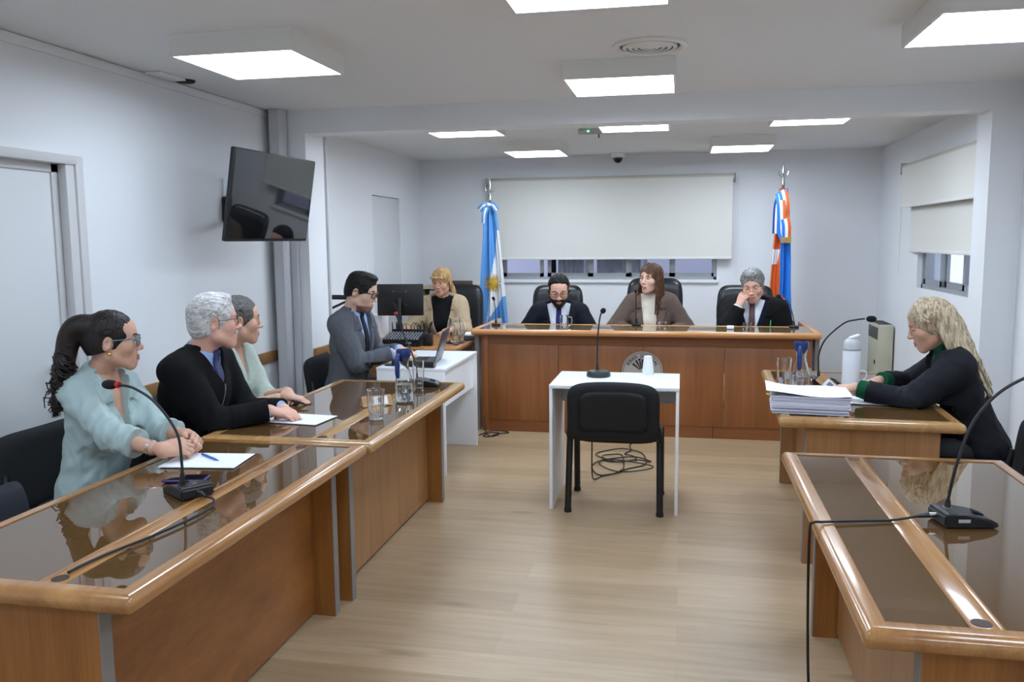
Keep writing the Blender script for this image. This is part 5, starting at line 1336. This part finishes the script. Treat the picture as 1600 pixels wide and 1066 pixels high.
def spectacles(root, HT, kind):
    """kind: (frame material, rim radius, lens width, lens height, z)"""
    fm, r, lw, lh, zc = kind; W_ = lambda p: WM[root] @ Vector(HT(p))
    m = MB(); lens = []
    for s in (-1, 1):
        ring = []
        for k in range(24):
            a = 2*PI*k/24; c, sn = math.cos(a), math.sin(a); p = 3.2
            q = (abs(c)**p+abs(sn)**p)**(-1/p); x = s*.0335+q*c*lw/2; z = zc+q*sn*lh/2
            ring.append((x, .1035-.35*max(0, abs(x)-.03)-.0*z, z))
        m.tube([W_(p) for p in ring+[ring[0]]], r, 8, caps=False); lens.append(ring)
        m.tube([W_(p) for p in ((s*(.0335+lw/2), .1035-.35*(lw/2+.0035), zc+lh*.25), (s*.0715, .075, zc+lh*.3), (s*.077, .03, zc+lh*.2), (s*.0795, -.012, zc+.004), (s*.078, -.03, zc-.012))], r*1.1, 8)
    m.tube([W_((-.0335+lw/2, .1035, zc+lh*.12)), W_((0, .1065, zc+lh*.2)), W_((.0335-lw/2, .1035, zc+lh*.12))], r, 8)
    gl = m.build('glasses', fm, root)
    for ring in lens:
        c = np.mean(np.array(ring), 0); m = MB(); n = len(ring)
        m.add([W_((p[0], p[1]-.0007, p[2])) for p in ring]+[W_((p[0], p[1]+.0007, p[2])) for p in ring], [list(range(n))[::-1], [n+i for i in range(n)]]+[[i, (i+1) % n, n+(i+1) % n, n+i] for i in range(n)])
        m.build('lens', LENS, gl, smooth=30)

def scalp(az, el, t=0.0):
    a, e = math.radians(az), math.radians(el)
    return np.array((math.cos(e)*math.sin(a)*(.074+t), -.008+math.cos(e)*math.cos(a)*(.093+t), .030+math.sin(e)*(.088+t)))
def hair_style(st, root, HT, Rh, hm, g, RhT):
    h = g('hairres', .0032); t = st.get('t', .010); rs = np.random.RandomState(st.get('seed', 3))
    down = RhT@np.array((0, 0, -1.0)); lng = st.get('long', 0)
    ext = lng+.06
    lo = np.array((-.13, -.16, -.13)); hi = np.array((.13, .13, .165))
    if lng or st.get('tail'):
        tip = down*(ext+.05); lo = np.minimum(lo, tip-np.array((.14, .16, .1))); hi = np.maximum(hi, tip+.12)
        if st.get('tail'): lo = np.minimum(lo, np.array(st['tail']).min(0)-.07); hi = np.maximum(hi, np.array(st['tail']).max(0)+.07)
    v = Vol(lo, hi, h, .012)
    v.ell((0, -.008, .030), (.074+t, .093+t, .088+t*1.1), 0)
    v.ell((0, -.040, -.02), (.064+t*.8, .058+t*.8, .070), .03)
    for c, r in st.get('puffs', []): v.ell(c, r, .02)
    X, Y, Z = v.xyz()
    D = v.D
    fr = st.get('face', ((0, .092, -.030), (.074, .078, .098)))
    v2 = Vol(lo, hi, h, .2); v2.ell(fr[0], fr[1], 0)
    D = np.maximum(D, -v2.D)
    zc = st.get('cut', (-.040, .42)); D = np.maximum(D, zc[0]+zc[1]*Y-Z+0*X)
    if st.get('ears', True):
        v3 = Vol(lo, hi, h, .2)
        for s in (-1, 1): v3.ell((s*.085, -.008, -.008), (.030, .022, .034), 0)
        D = np.maximum(D, -v3.D)
    v.D = D
    # locks: each follows the scalp, then hangs
    for (n, az0, az1, el0, el1, hang, r0, r1, fwd) in st.get('locks', []):
        for i in range(n):
            az = az0+(az1-az0)*(i+.5)/n+rs.uniform(-4, 4)
            P = [scalp(az*(.55+.45*q), el0+(el1-el0)*q, t*.85) for q in np.linspace(0, 1, 6)]
            if hang > 0:
                Lh = hang*rs.uniform(.86, 1.05); p = P[-1]; ph = rs.uniform(0, 6); out = unit(np.array((p[0], p[1]*.5, 0)))
                for q in np.linspace(.12, 1, 9):
                    wv = st.get('wave', .006)*math.sin(q*st.get('wf', 5)+ph)
                    P.append(p+down*Lh*q+out*(.012*math.sin(min(q*3, 1.57))+wv)+np.array((0, fwd*q, 0))+rs.normal(size=3)*.0015)
            v.chain(P, r0*rs.uniform(.8, 1.2), r1, .004)
    for (n, l0, l1, s0, s1, r0, r1) in st.get('comb', []):
        for i in range(n):
            l = l0+(l1-l0)*(i+.5)/n+rs.uniform(-2, 2); a0 = s0+rs.uniform(-8, 8); a1 = s1+rs.uniform(-10, 6); P = []; ph = rs.uniform(-1, 1)*st.get('mess', 3)
            for q in np.linspace(0, 1, 9):
                la = math.radians(l+ph*math.sin(q*4)); sa = math.radians(a0+(a1-a0)*q); tt = t*(.75+.35*math.sin(q*3.14))
                P.append(np.array((math.sin(la)*(.074+tt), -.008+math.cos(la)*math.cos(sa)*(.093+tt), .030+math.cos(la)*math.sin(sa)*(.088+tt))))
            v.chain(P, r0, r1, .003)
    if st.get('comb'):
        v.D = np.maximum(v.D, -v2.D); v.D = np.maximum(v.D, zc[0]+zc[1]*Y-Z+0*X)
        if st.get('ears', True): v.D = np.maximum(v.D, -v3.D)
    if st.get('tail'):
        C = [npv(p) for p in curve_pts(st['tail'], 6)]; n = st.get('tn', 26)
        v.chain(C[:-2], st.get('tr', .022), st.get('tr', .022)*.45, .01)
        for i in range(n):
            ph, rr, fq = rs.uniform(0, 6.28), rs.uniform(.006, st.get('tr', .022)*1.15), rs.uniform(4, 9); e = int(len(C)*rs.uniform(.7, 1.0)); P = []
            for k, c in enumerate(C[:max(e, 5)]):
                q = k/len(C); w = rr*(.35+1.0*q); fq_ = fq*(1+st.get('curl', 0)*q); P.append(c+np.array((math.cos(ph+fq_*q), math.sin(ph+fq_*q)*.8, .3*math.sin(ph+2*fq_*q)))*w)
            v.chain(P, .0062, .0028, .004)
    D = v.D
    if st.get('groove'):
        a, fq = st['groove']; X, Y, Z = v.xyz(); ang = np.arctan2(X, Y-.02+0*Z)
        D = D+a*np.sin(ang*fq+3*wob(X, Y, Z, 25, 8))+a*.6*wob(X, Y, Z, 90, 9)
    a, b = v.mesh(D); np_obj('hair', [(HT(a), b, 0)], [hm], root)
# ------------------------------------------------------------ the people
SK_F = skin('skin_fair', (206, 158, 134)); SK_T = skin('skin_tan', (210, 164, 140)); SK_R = skin('skin_ruddy', (222, 172, 152)); SK_P = skin('skin_pale', (218, 176, 154))
H_DARK = hairmat('hair_dark_brown', (44, 32, 28), (14, 10, 9)); H_BLK = hairmat('hair_black', (28, 22, 20), (8, 7, 7), (90, 90, 9), .62); H_WHT = hairmat('hair_white', (226, 224, 222), (158, 154, 152), (60, 26, 60))
H_GRY = hairmat('hair_grey', (158, 156, 154), (70, 68, 66), (70, 40, 70)); H_BRN = hairmat('hair_chestnut', (104, 68, 42), (46, 28, 18)); H_BLD = hairmat('hair_blonde', (204, 166, 110), (128, 92, 56), (80, 80, 6), .42, .3); H_ASH = hairmat('hair_ash_blonde', (216, 199, 168), (122, 101, 78), (64, 64, 2.6), .4, .22); H_DKB = hairmat('beard_dark', (50, 40, 36), (22, 17, 16), (160, 160, 60)); H_STB = hairmat('beard_stubble', (160, 124, 108), (104, 78, 68), (240, 240, 240)); H_SALT = hairmat('hair_salt', (120, 116, 112), (46, 44, 44), (90, 50, 90))
def cloth(name, rgb, rough=.8, bs=420, b=.12, **k): return mat(name, rgb, rough, bump=b, bscale=bs, var=.06, vscale=40, Specular_IOR_Level=.2, **k)
SATIN = mat('pale_satin', (160, 180, 179), .42, bump=.04, bscale=300, Sheen_Weight=.2)
BKNIT = cloth('black_knit', (17, 17, 19), .95, 260, .3); GSUIT = cloth('grey_suit', (92, 95, 102)); LBLUE = cloth('light_blue_shirt', (162, 186, 232), .7); NAVYS = cloth('navy_suit', (22, 25, 34)); WSH = cloth('white_shirt', (222, 226, 236), .7)
BRNB = cloth('brown_blazer', (98, 82, 74)); CREAM = cloth('cream_top', (220, 210, 192), .7); BLKS = cloth('black_suit', (17, 16, 17), .8); NAVYK = cloth('navy_sweater', (24, 28, 50), .9, 260, .3); BEIGE = cloth('beige_blazer', (178, 158, 130)); BLKT = cloth('black_top', (20, 20, 24), .85); GREEN = cloth('green_knit', (18, 78, 52), .9, 260, .3); PSHIRT = cloth('pale_green_shirt', (184, 196, 186), .8); DBLZ = cloth('dark_blazer', (27, 27, 33), .8)
T_BLUE = cloth('tie_blue', (28, 40, 92), .5); T_NAVY = cloth('tie_dark', (28, 30, 38), .5); T_DOT = mat('tie_patterned', (44, 56, 104), .5, var=.5, vscale=120)
def stripe_mat():
    m = bpy.data.materials.new('tie_striped'); m.use_nodes = True; nt = m.node_tree; b = nt.nodes['Principled BSDF']; L = nt.links.new
    tc = nt.nodes.new('ShaderNodeTexCoord'); w = nt.nodes.new('ShaderNodeTexWave'); w.inputs['Scale'].default_value = 22; w.inputs['Distortion'].default_value = 0
    mp = nt.nodes.new('ShaderNodeMapping'); mp.inputs['Rotation'].default_value = (0, math.radians(40), 0); L(tc.outputs['Object'], mp.inputs[0]); L(mp.outputs[0], w.inputs['Vector'])
    r = nt.nodes.new('ShaderNodeValToRGB'); r.color_ramp.interpolation = 'CONSTANT'; e = r.color_ramp.elements; e[0].color = (*lin((66, 26, 40)), 1); e[1].position = .62; e[1].color = (*lin((196, 140, 128)), 1); x = e.new(.8); x.color = (*lin((30, 34, 66)), 1)
    L(w.outputs['Fac'], r.inputs[0]); L(r.outputs[0], b.inputs['Base Color']); b.inputs['Roughness'].default_value = .5; return m
T_STR = stripe_mat()
GM_BLK = mat('glasses_black', (14, 14, 16), .3); GM_THIN = mat('glasses_metal', (60, 56, 56), .3, .7); GM_TEAL = mat('glasses_teal', (64, 120, 138), .3)
def at_head(head, theta, lean, bh=1.0, neckf=12, side=0):
    """where the pelvis sits, and how high the seat is, for a head at this place"""
    th = math.radians(theta); a = math.radians(lean); b = math.radians(lean*.5+neckf)
    fwd = math.sin(a)*.505*bh+.012+math.sin(b)*.165*bh
    return (head[0]-math.cos(th)*fwd, head[1]-math.sin(th)*fwd), head[2]-(math.cos(a)*.505*bh+math.cos(b)*.165*bh)-.09

def make(label, hpos, theta, **k):
    (loc, seat) = at_head(hpos, theta, k.get('lean', 5), k.get('bh', 1.0), k.get('neckf', 12))
    k.setdefault('seat', seat); k['head_at'] = hpos
    return person(label, loc, theta, k)

# woman in the pale blouse
r, HT, T, arms, fing = make('seated woman in a pale satin blouse and teal glasses, dark ponytail, hands clasped', (-2.36, 3.138, 1.19), -6, sex='f', lean=9, neckf=14, res=.8, hres=.0026, bres=.008, hs=1.04, hairres=.0028,
    knee=(.045, .43), skin=SK_F, hairm=H_DARK, head=(33, 2, 0), gaze=(.8, .55, 0), bw=.88, bd=.96, armr=.88, table=((-2.097, 3.1, 0), .7435),
    armR=dict(w=(-1.985, 2.885, .795), pole=(.35, -.15, -1), d=(.62, .70, .05), n=(.45, -.55, .72), curl=(38, 52, 30), thumb=(15, 10), fore=.92),
    armL=dict(w=(-2.015, 3.115, .80), pole=(-.4, -.2, -1), d=(.82, -.50, .02), n=(.45, .62, .62), curl=(40, 60, 34), thumb=(15, 10), fore=.92),
    layers=[dict(name='blouse', mat=SATIN, off=.016, sleeve=.50, flare=.024, V=(.27, .062), neck=.060, collar=.05, gap=.03, spreadc=2.0, fold=.0065, ff=50, loose=.004, lapel=.045, lapt=.012)],
    hair=dict(t=.007, cut=(-.030, .30), tail=[(0, -.085, .055), (0, -.128, .052), (0, -.158, .0), (.012, -.172, -.09), (.016, -.186, -.18), (.03, -.205, -.285)], tr=.052, tn=80, curl=1.6, comb=[(46, -84, 84, 44, 172, .0042, .0030)], mess=1, face=((0, .102, -.034), (.080, .068, .108)), puffs=[((0, -.075, .02), (.05, .045, .06))]),
    glasses=(GM_TEAL, .0022, .052, .036, .004))
W_ = lambda p: WM[r] @ Vector(p)
for s in (-1, 1): MB().lathe([(0, -.007), (.006, -.005), (.008, 0), (.006, .005), (0, .007)], W_(HT((s*.083, -.006, -.043))), 12).build('earring', mat('gold', (212, 170, 84), .25, 1.0), r)
S, E, Wp, A = arms['R']; d = unit(Wp-E)
q = Vector(d).to_track_quat('Z', 'Y').to_matrix().to_4x4(); ro = Matrix.Rotation(WM[r].to_euler().z, 4, 'Z')
for o in (.045, .055): MB().lathe([(.0285, -.0025), (.0305, 0), (.0285, .0025), (.027, 0)], W_(Wp-d*o), 24, ro @ q).build('bracelet', mat('silver', (206, 206, 208), .25, 1.0), r)
f2 = fing['L'][2]; m = MB(); dd = unit(f2[1]-f2[0]); m.lathe([(.0092, -.002), (.0105, 0), (.0092, .002), (.0088, 0)], W_(f2[0]*.5+f2[1]*.5), 18, ro @ Vector(dd).to_track_quat('Z', 'Y').to_matrix().to_4x4()); m.build('ring', MATS['gold'], r)

# white-haired man
make('seated white-haired man in a black quarter-zip sweater and spectacles', (-2.20, 3.662, 1.223), 4, lean=15, neckf=10, res=.8, hres=.0026, hs=1.10, bw=1.16, bd=1.12, belly=.03, bh=1.02,
    skin=SK_R, hairm=H_WHT, head=(42, 0, 0), gaze=(.6, .8, 0), nose=1.15, jaw=1.1, armr=1.10, beard='moustache', browm=H_WHT, table=((-2.10, 3.7, 0), .7435),
    armR=dict(w=(-1.935, 3.665, .800), pole=(.32, -.25, -1), d=(.86, .40, -.22), n=(.25, -.1, .96), curl=(14, 22, 14), thumb=(40, 10)),
    armL=dict(w=(-1.945, 3.83, .775), pole=(-.25, -.25, -1), d=(.80, -.58, -.12), n=(.1, .1, .99), curl=(14, 24, 20), thumb=(30, 20)),
    layers=[dict(name='shirt', mat=LBLUE, off=.010, sleeve=1.0, neck=.058, collar=.052, gap=.012, fold=.001, strips=[('tie', .024, .036, .385, .56, T_DOT, .012)]),
            dict(name='sweater', mat=BKNIT, off=.024, sleeve=.985, V=(.41, .070), neck=.072, fold=.0045, ff=26, strips=[('zip', .0035, .0035, .20, .41, GREYM, .003)])],
    hair=dict(t=.009, cut=(-.034, .46), face=((0, .098, -.034), (.082, .074, .106)), puffs=[((0, .040, .102), (.048, .042, .026))], mess=9, comb=[(54, -82, 82, 42, 205, .0052, .0030), (20, -60, 60, 46, 120, .0065, .0035)]),
    glasses=(GM_THIN, .0013, .050, .032, .004))

# man in the pale shirt, half hidden
make('seated grey-haired man in a pale green shirt, half hidden behind the white-haired man', (-2.36, 4.19, 1.179), 2, lean=9, res=1.0, hs=1.06, bh=1.0,
    skin=SK_T, hairm=H_SALT, head=(38, 4, 0), gaze=(.7, .6, 0), nose=1.1, table=((-2.10, 4.2, 0), .7405),
    armR=dict(w=(-2.06, 4.10, .785), pole=(.2, -.3, -1), d=(.75, .3, -.2), n=(.1, 0, 1), curl=(25, 35, 20)),
    armL=dict(w=(-2.10, 4.20, .790), pole=(-.4, -.3, -1), d=(.70, -.62, -.20), n=(.35, .35, .85), curl=(30, 38, 22), thumb=(20, 15), fore=.95),
    layers=[dict(name='shirt', mat=PSHIRT, off=.014, sleeve=.18, flare=.015, V=(.33, .05), neck=.062, collar=.048, gap=.02, fold=.004)],
    hair=dict(t=.008, cut=(-.030, .46), mess=8, comb=[(44, -80, 80, 44, 205, .005, .003)]))

# young man in the grey suit
make('young dark-haired man in a grey suit and black glasses, typing on the laptop', (-2.219, 5.62, 1.247), -8, lean=6, neckf=16, res=.9, hres=.003, hs=1.10, bh=1.04, bw=1.02,
    skin=SK_P, hairm=H_BLK, knee=(.05, .43), head=(3, 17, 0), gaze=(.9, -.05, -.3), beard='chin', beardm=H_STB, beardt=.003, table=((-2.04, 5.6, 0), .766),
    armR=dict(w=(-1.985, 5.60, .815), pole=(.5, -.35, -1), d=(.92, .12, -.12), n=(.1, 0, 1), curl=(22, 34, 24)),
    armL=dict(w=(-2.00, 5.80, .815), pole=(-.5, -.35, -1), d=(.95, -.25, -.12), n=(.1, 0, 1), curl=(22, 34, 24)),
    layers=[dict(name='shirt', mat=LBLUE, off=.010, sleeve=1.02, neck=.058, collar=.055, gap=.012, fold=.001, strips=[('tie', .020, .038, .05, .56, T_NAVY, .011)]),
            dict(name='suit_jacket', mat=GSUIT, off=.024, sleeve=.93, V=(.06, .085), neck=.072, lapel=.055, fold=.004)],
    hair=dict(t=.009, cut=(-.016, .48), mess=10, puffs=[((0, .035, .105), (.054, .052, .026)), ((0, -.05, .07), (.066, .05, .05))], face=((0, .100, -.034), (.082, .074, .104)), comb=[(44, -78, 78, 40, 190, .006, .0035)]),
    glasses=(GM_BLK, .0030, .052, .036, .004))

# blonde clerk
make('seated blonde woman in a beige blazer over a black top, at the side desk', (-2.207, 7.62, 1.214), -88, sex='f', lean=8, res=1.15, hres=.0036, hs=1.04,
    skin=SK_F, hairm=H_BLD, head=(-98, 10, 0), gaze=(-.3, -.9, -.2), table=((-2.2, 7.42, 0), .7455), st=.512,
    armR=dict(w=(-2.46, 7.32, .81), pole=(.6, -.2, -1), d=(.1, -.95, -.1), n=(0, 0, 1)),
    armL=dict(w=(-2.04, 7.32, .81), pole=(-.5, -.2, -1), d=(-.3, -.9, -.1), n=(0, 0, 1)),
    layers=[dict(name='top', mat=BLKT, off=.012, sleeve=.9, neck=.060, fold=.001),
            dict(name='blazer', mat=BEIGE, off=.026, sleeve=.95, V=(-.06, .105), neck=.074, lapel=.05, fold=.004)],
    hair=dict(t=.012, groove=(.0016, 30), cut=(-.045, .30), face=((0, .098, -.040), (.068, .064, .098)), tail=[(-.02, -.10, -.02), (-.05, -.10, -.06), (-.075, -.075, -.12), (-.075, -.06, -.16)], tr=.026, tn=18, locks=[(13, -52, 52, 74, 19, .012, .010, .005, 0)], puffs=[((0, -.06, .06), (.07, .06, .06))]))

# three judges
make('bearded judge in a navy suit and blue tie, looking down, left of the three judges', (-1.072, 7.42, 1.158), -84, lean=12, neckf=18, res=1.15, hres=.0034, hs=1.12, bw=1.08, bh=1.0,
    skin=SK_R, hairm=H_BLK, head=(-80, 24, 0), eyes='down', st=.512, table=((-1.07, 7.362, 0), .7265), td=.22, beard='full', beardm=H_DKB, nose=1.1,
    armR=dict(w=(-1.22, 7.345, .80), pole=(.8, -.1, -1), d=(.5, -.85, -.1), n=(0, 0, 1)), armL=dict(w=(-.92, 7.345, .80), pole=(-.8, -.1, -1), d=(-.5, -.85, -.1), n=(0, 0, 1)),
    layers=[dict(name='shirt', mat=WSH, off=.010, sleeve=1.0, neck=.058, collar=.055, gap=.012, fold=.001, strips=[('tie', .022, .038, .05, .54, T_BLUE, .011)]),
            dict(name='suit_jacket', mat=NAVYS, off=.026, sleeve=.95, V=(.05, .10), neck=.074, lapel=.055, fold=.004)],
    hair=dict(t=.007, face=((0, .098, -.014), (.084, .092, .108)), mess=12, comb=[(34, -78, 78, 50, 200, .0085, .004)]), glasses=(GM_THIN, .0014, .050, .030, .003))
r2 = make('woman judge with long brown hair in a brown blazer, speaking, between the two men', (-.268, 7.50, 1.251), -92, sex='f', lean=6, neckf=10, res=1.1, hres=.003, hs=1.06, bw=1.04, mouth=True,
    skin=SK_P, hairm=H_BRN, head=(-122, 0, -3), st=.512, table=((-.27, 7.362, 0), .7265), td=.22, gaze=(-.6, -.8, 0),
    armR=dict(w=(-.40, 7.345, .80), pole=(1.05, -.25, -.7), d=(.6, -.75, -.1), n=(0, 0, 1)), armL=dict(w=(-.10, 7.345, .80), pole=(-.85, -.25, -1), d=(-.5, -.8, -.1), n=(0, 0, 1)),
    layers=[dict(name='top', mat=CREAM, off=.012, sleeve=.9, neck=.056, high=.05, fold=.002),
            dict(name='blazer', mat=BRNB, off=.030, sleeve=.95, V=(-.08, .085), neck=.074, lapel=.055, fold=.0045, loose=.01)],
    hair=dict(t=.010, ears=False, groove=(.0016, 40), cut=(-.13, .1), long=.36, wave=.004, wf=4, face=((.012, .100, -.052), (.062, .072, .112)), locks=[(16, 82, 178, 72, 2, .335, .011, .005, .0), (16, -80, -178, 72, 2, .34, .011, .005, .0), (8, 66, 92, 66, 0, .34, .009, .005, .055), (7, -62, -92, 66, 6, .34, .008, .005, .03)]))
make('grey-haired judge in a black suit, pinching his nose with one hand', (.59, 7.45, 1.20), -96, lean=14, neckf=16, res=1.1, hres=.0034, hs=1.12, bw=1.22, bd=1.15, belly=.03, armr=1.15,
    skin=SK_R, hairm=H_GRY, head=(-100, 18, 4), eyes='down', st=.512, table=((.59, 7.362, 0), .7265), td=.22, nose=1.15, jaw=1.12, browm=H_SALT,
    armR=dict(w=(.475, 7.37, 1.035), pole=(.8, -.8, -1), d=(.42, .05, .88), n=(-.55, -.75, .25), curl=(48, 62, 40), thumb=(20, 25)), armL=dict(w=(.72, 7.355, .80), pole=(-.55, -.35, -1), d=(-.6, -.75, -.1), n=(0, 0, 1)),
    layers=[dict(name='shirt', mat=WSH, off=.008, sleeve=1.0, neck=.058, collar=.055, gap=.014, fold=.001, strips=[('tie', .022, .038, .02, .54, T_STR, .010)]),
            dict(name='sweater', mat=NAVYK, off=.016, sleeve=.9, V=(.22, .095), neck=.070, fold=.002),
            dict(name='suit_jacket', mat=BLKS, off=.030, sleeve=.95, V=(.00, .125), neck=.076, lapel=.055, fold=.0045)],
    hair=dict(t=.011, cut=(-.036, .44), mess=14, face=((0, .100, -.036), (.084, .078, .104)), puffs=[((0, .040, .102), (.054, .045, .026))], comb=[(40, -82, 82, 40, 200, .0075, .0045)]))

# woman reading files at the right
r, HT, T, arms, fing = make('seated blonde woman in a dark blazer and green turtleneck, turning the files', (1.28, 4.72, 1.142), 174, sex='f', lean=20, neckf=13, res=.85, hres=.0028, hs=1.10, hairres=.003, bw=1.0, bd=.86, bh=1.02,
    skin=SK_F, hairm=H_ASH, head=(170, 20, 0), eyes='down', knee=(.10, .36), shin=-.02, table=((1.31, 4.7, 0), .7455),
    armR=dict(w=(1.085, 4.93, .81), pole=(.9, -.3, -.45), d=(-.88, .35, -.22), n=(-.1, .1, .98), curl=(26, 34, 24), thumb=(30, 20)),
    armL=dict(w=(.905, 4.63, .815), pole=(-.4, -.1, -1), d=(-.97, .20, -.10), n=(-.1, -.25, .96), curl=(20, 28, 18), thumb=(30, 15)),
    layers=[dict(name='turtleneck', mat=GREEN, off=.012, sleeve=.98, neck=.060, high=.075, fold=.002, flare=.006),
            dict(name='blazer', mat=DBLZ, off=.026, sleeve=.80, V=(.10, .085), neck=.072, lapel=.05, fold=.0045)],
    hair=dict(t=.012, ears=False, groove=(.0016, 40), cut=(-.13, .1), long=.50, wave=.005, wf=3, face=((0, .108, -.040), (.084, .094, .108)), locks=[(30, 92, 180, 74, 2, .46, .010, .0045, -.17), (30, -92, -180, 74, 2, .46, .010, .0045, -.17), (6, -40, -90, 80, 20, .05, .008, .004, -.05), (6, 40, 90, 80, 20, .05, .008, .004, -.05)]))
MB().lathe([(0, -.006), (.006, 0), (0, .006)], WM[r] @ Vector(HT((-.084, -.004, -.044))), 12).build('earring', MATS['silver'], r)
S, E, Wp, A = arms['R']; d = unit(Wp-E); ro = Matrix.Rotation(WM[r].to_euler().z, 4, 'Z')
MB().lathe([(.027, -.006), (.030, -.004), (.030, .004), (.027, .006)], WM[r] @ Vector(Wp-d*.012), 24, ro @ Vector(d).to_track_quat('Z', 'Y').to_matrix().to_4x4()).build('wristwatch', MATS['silver'], r)
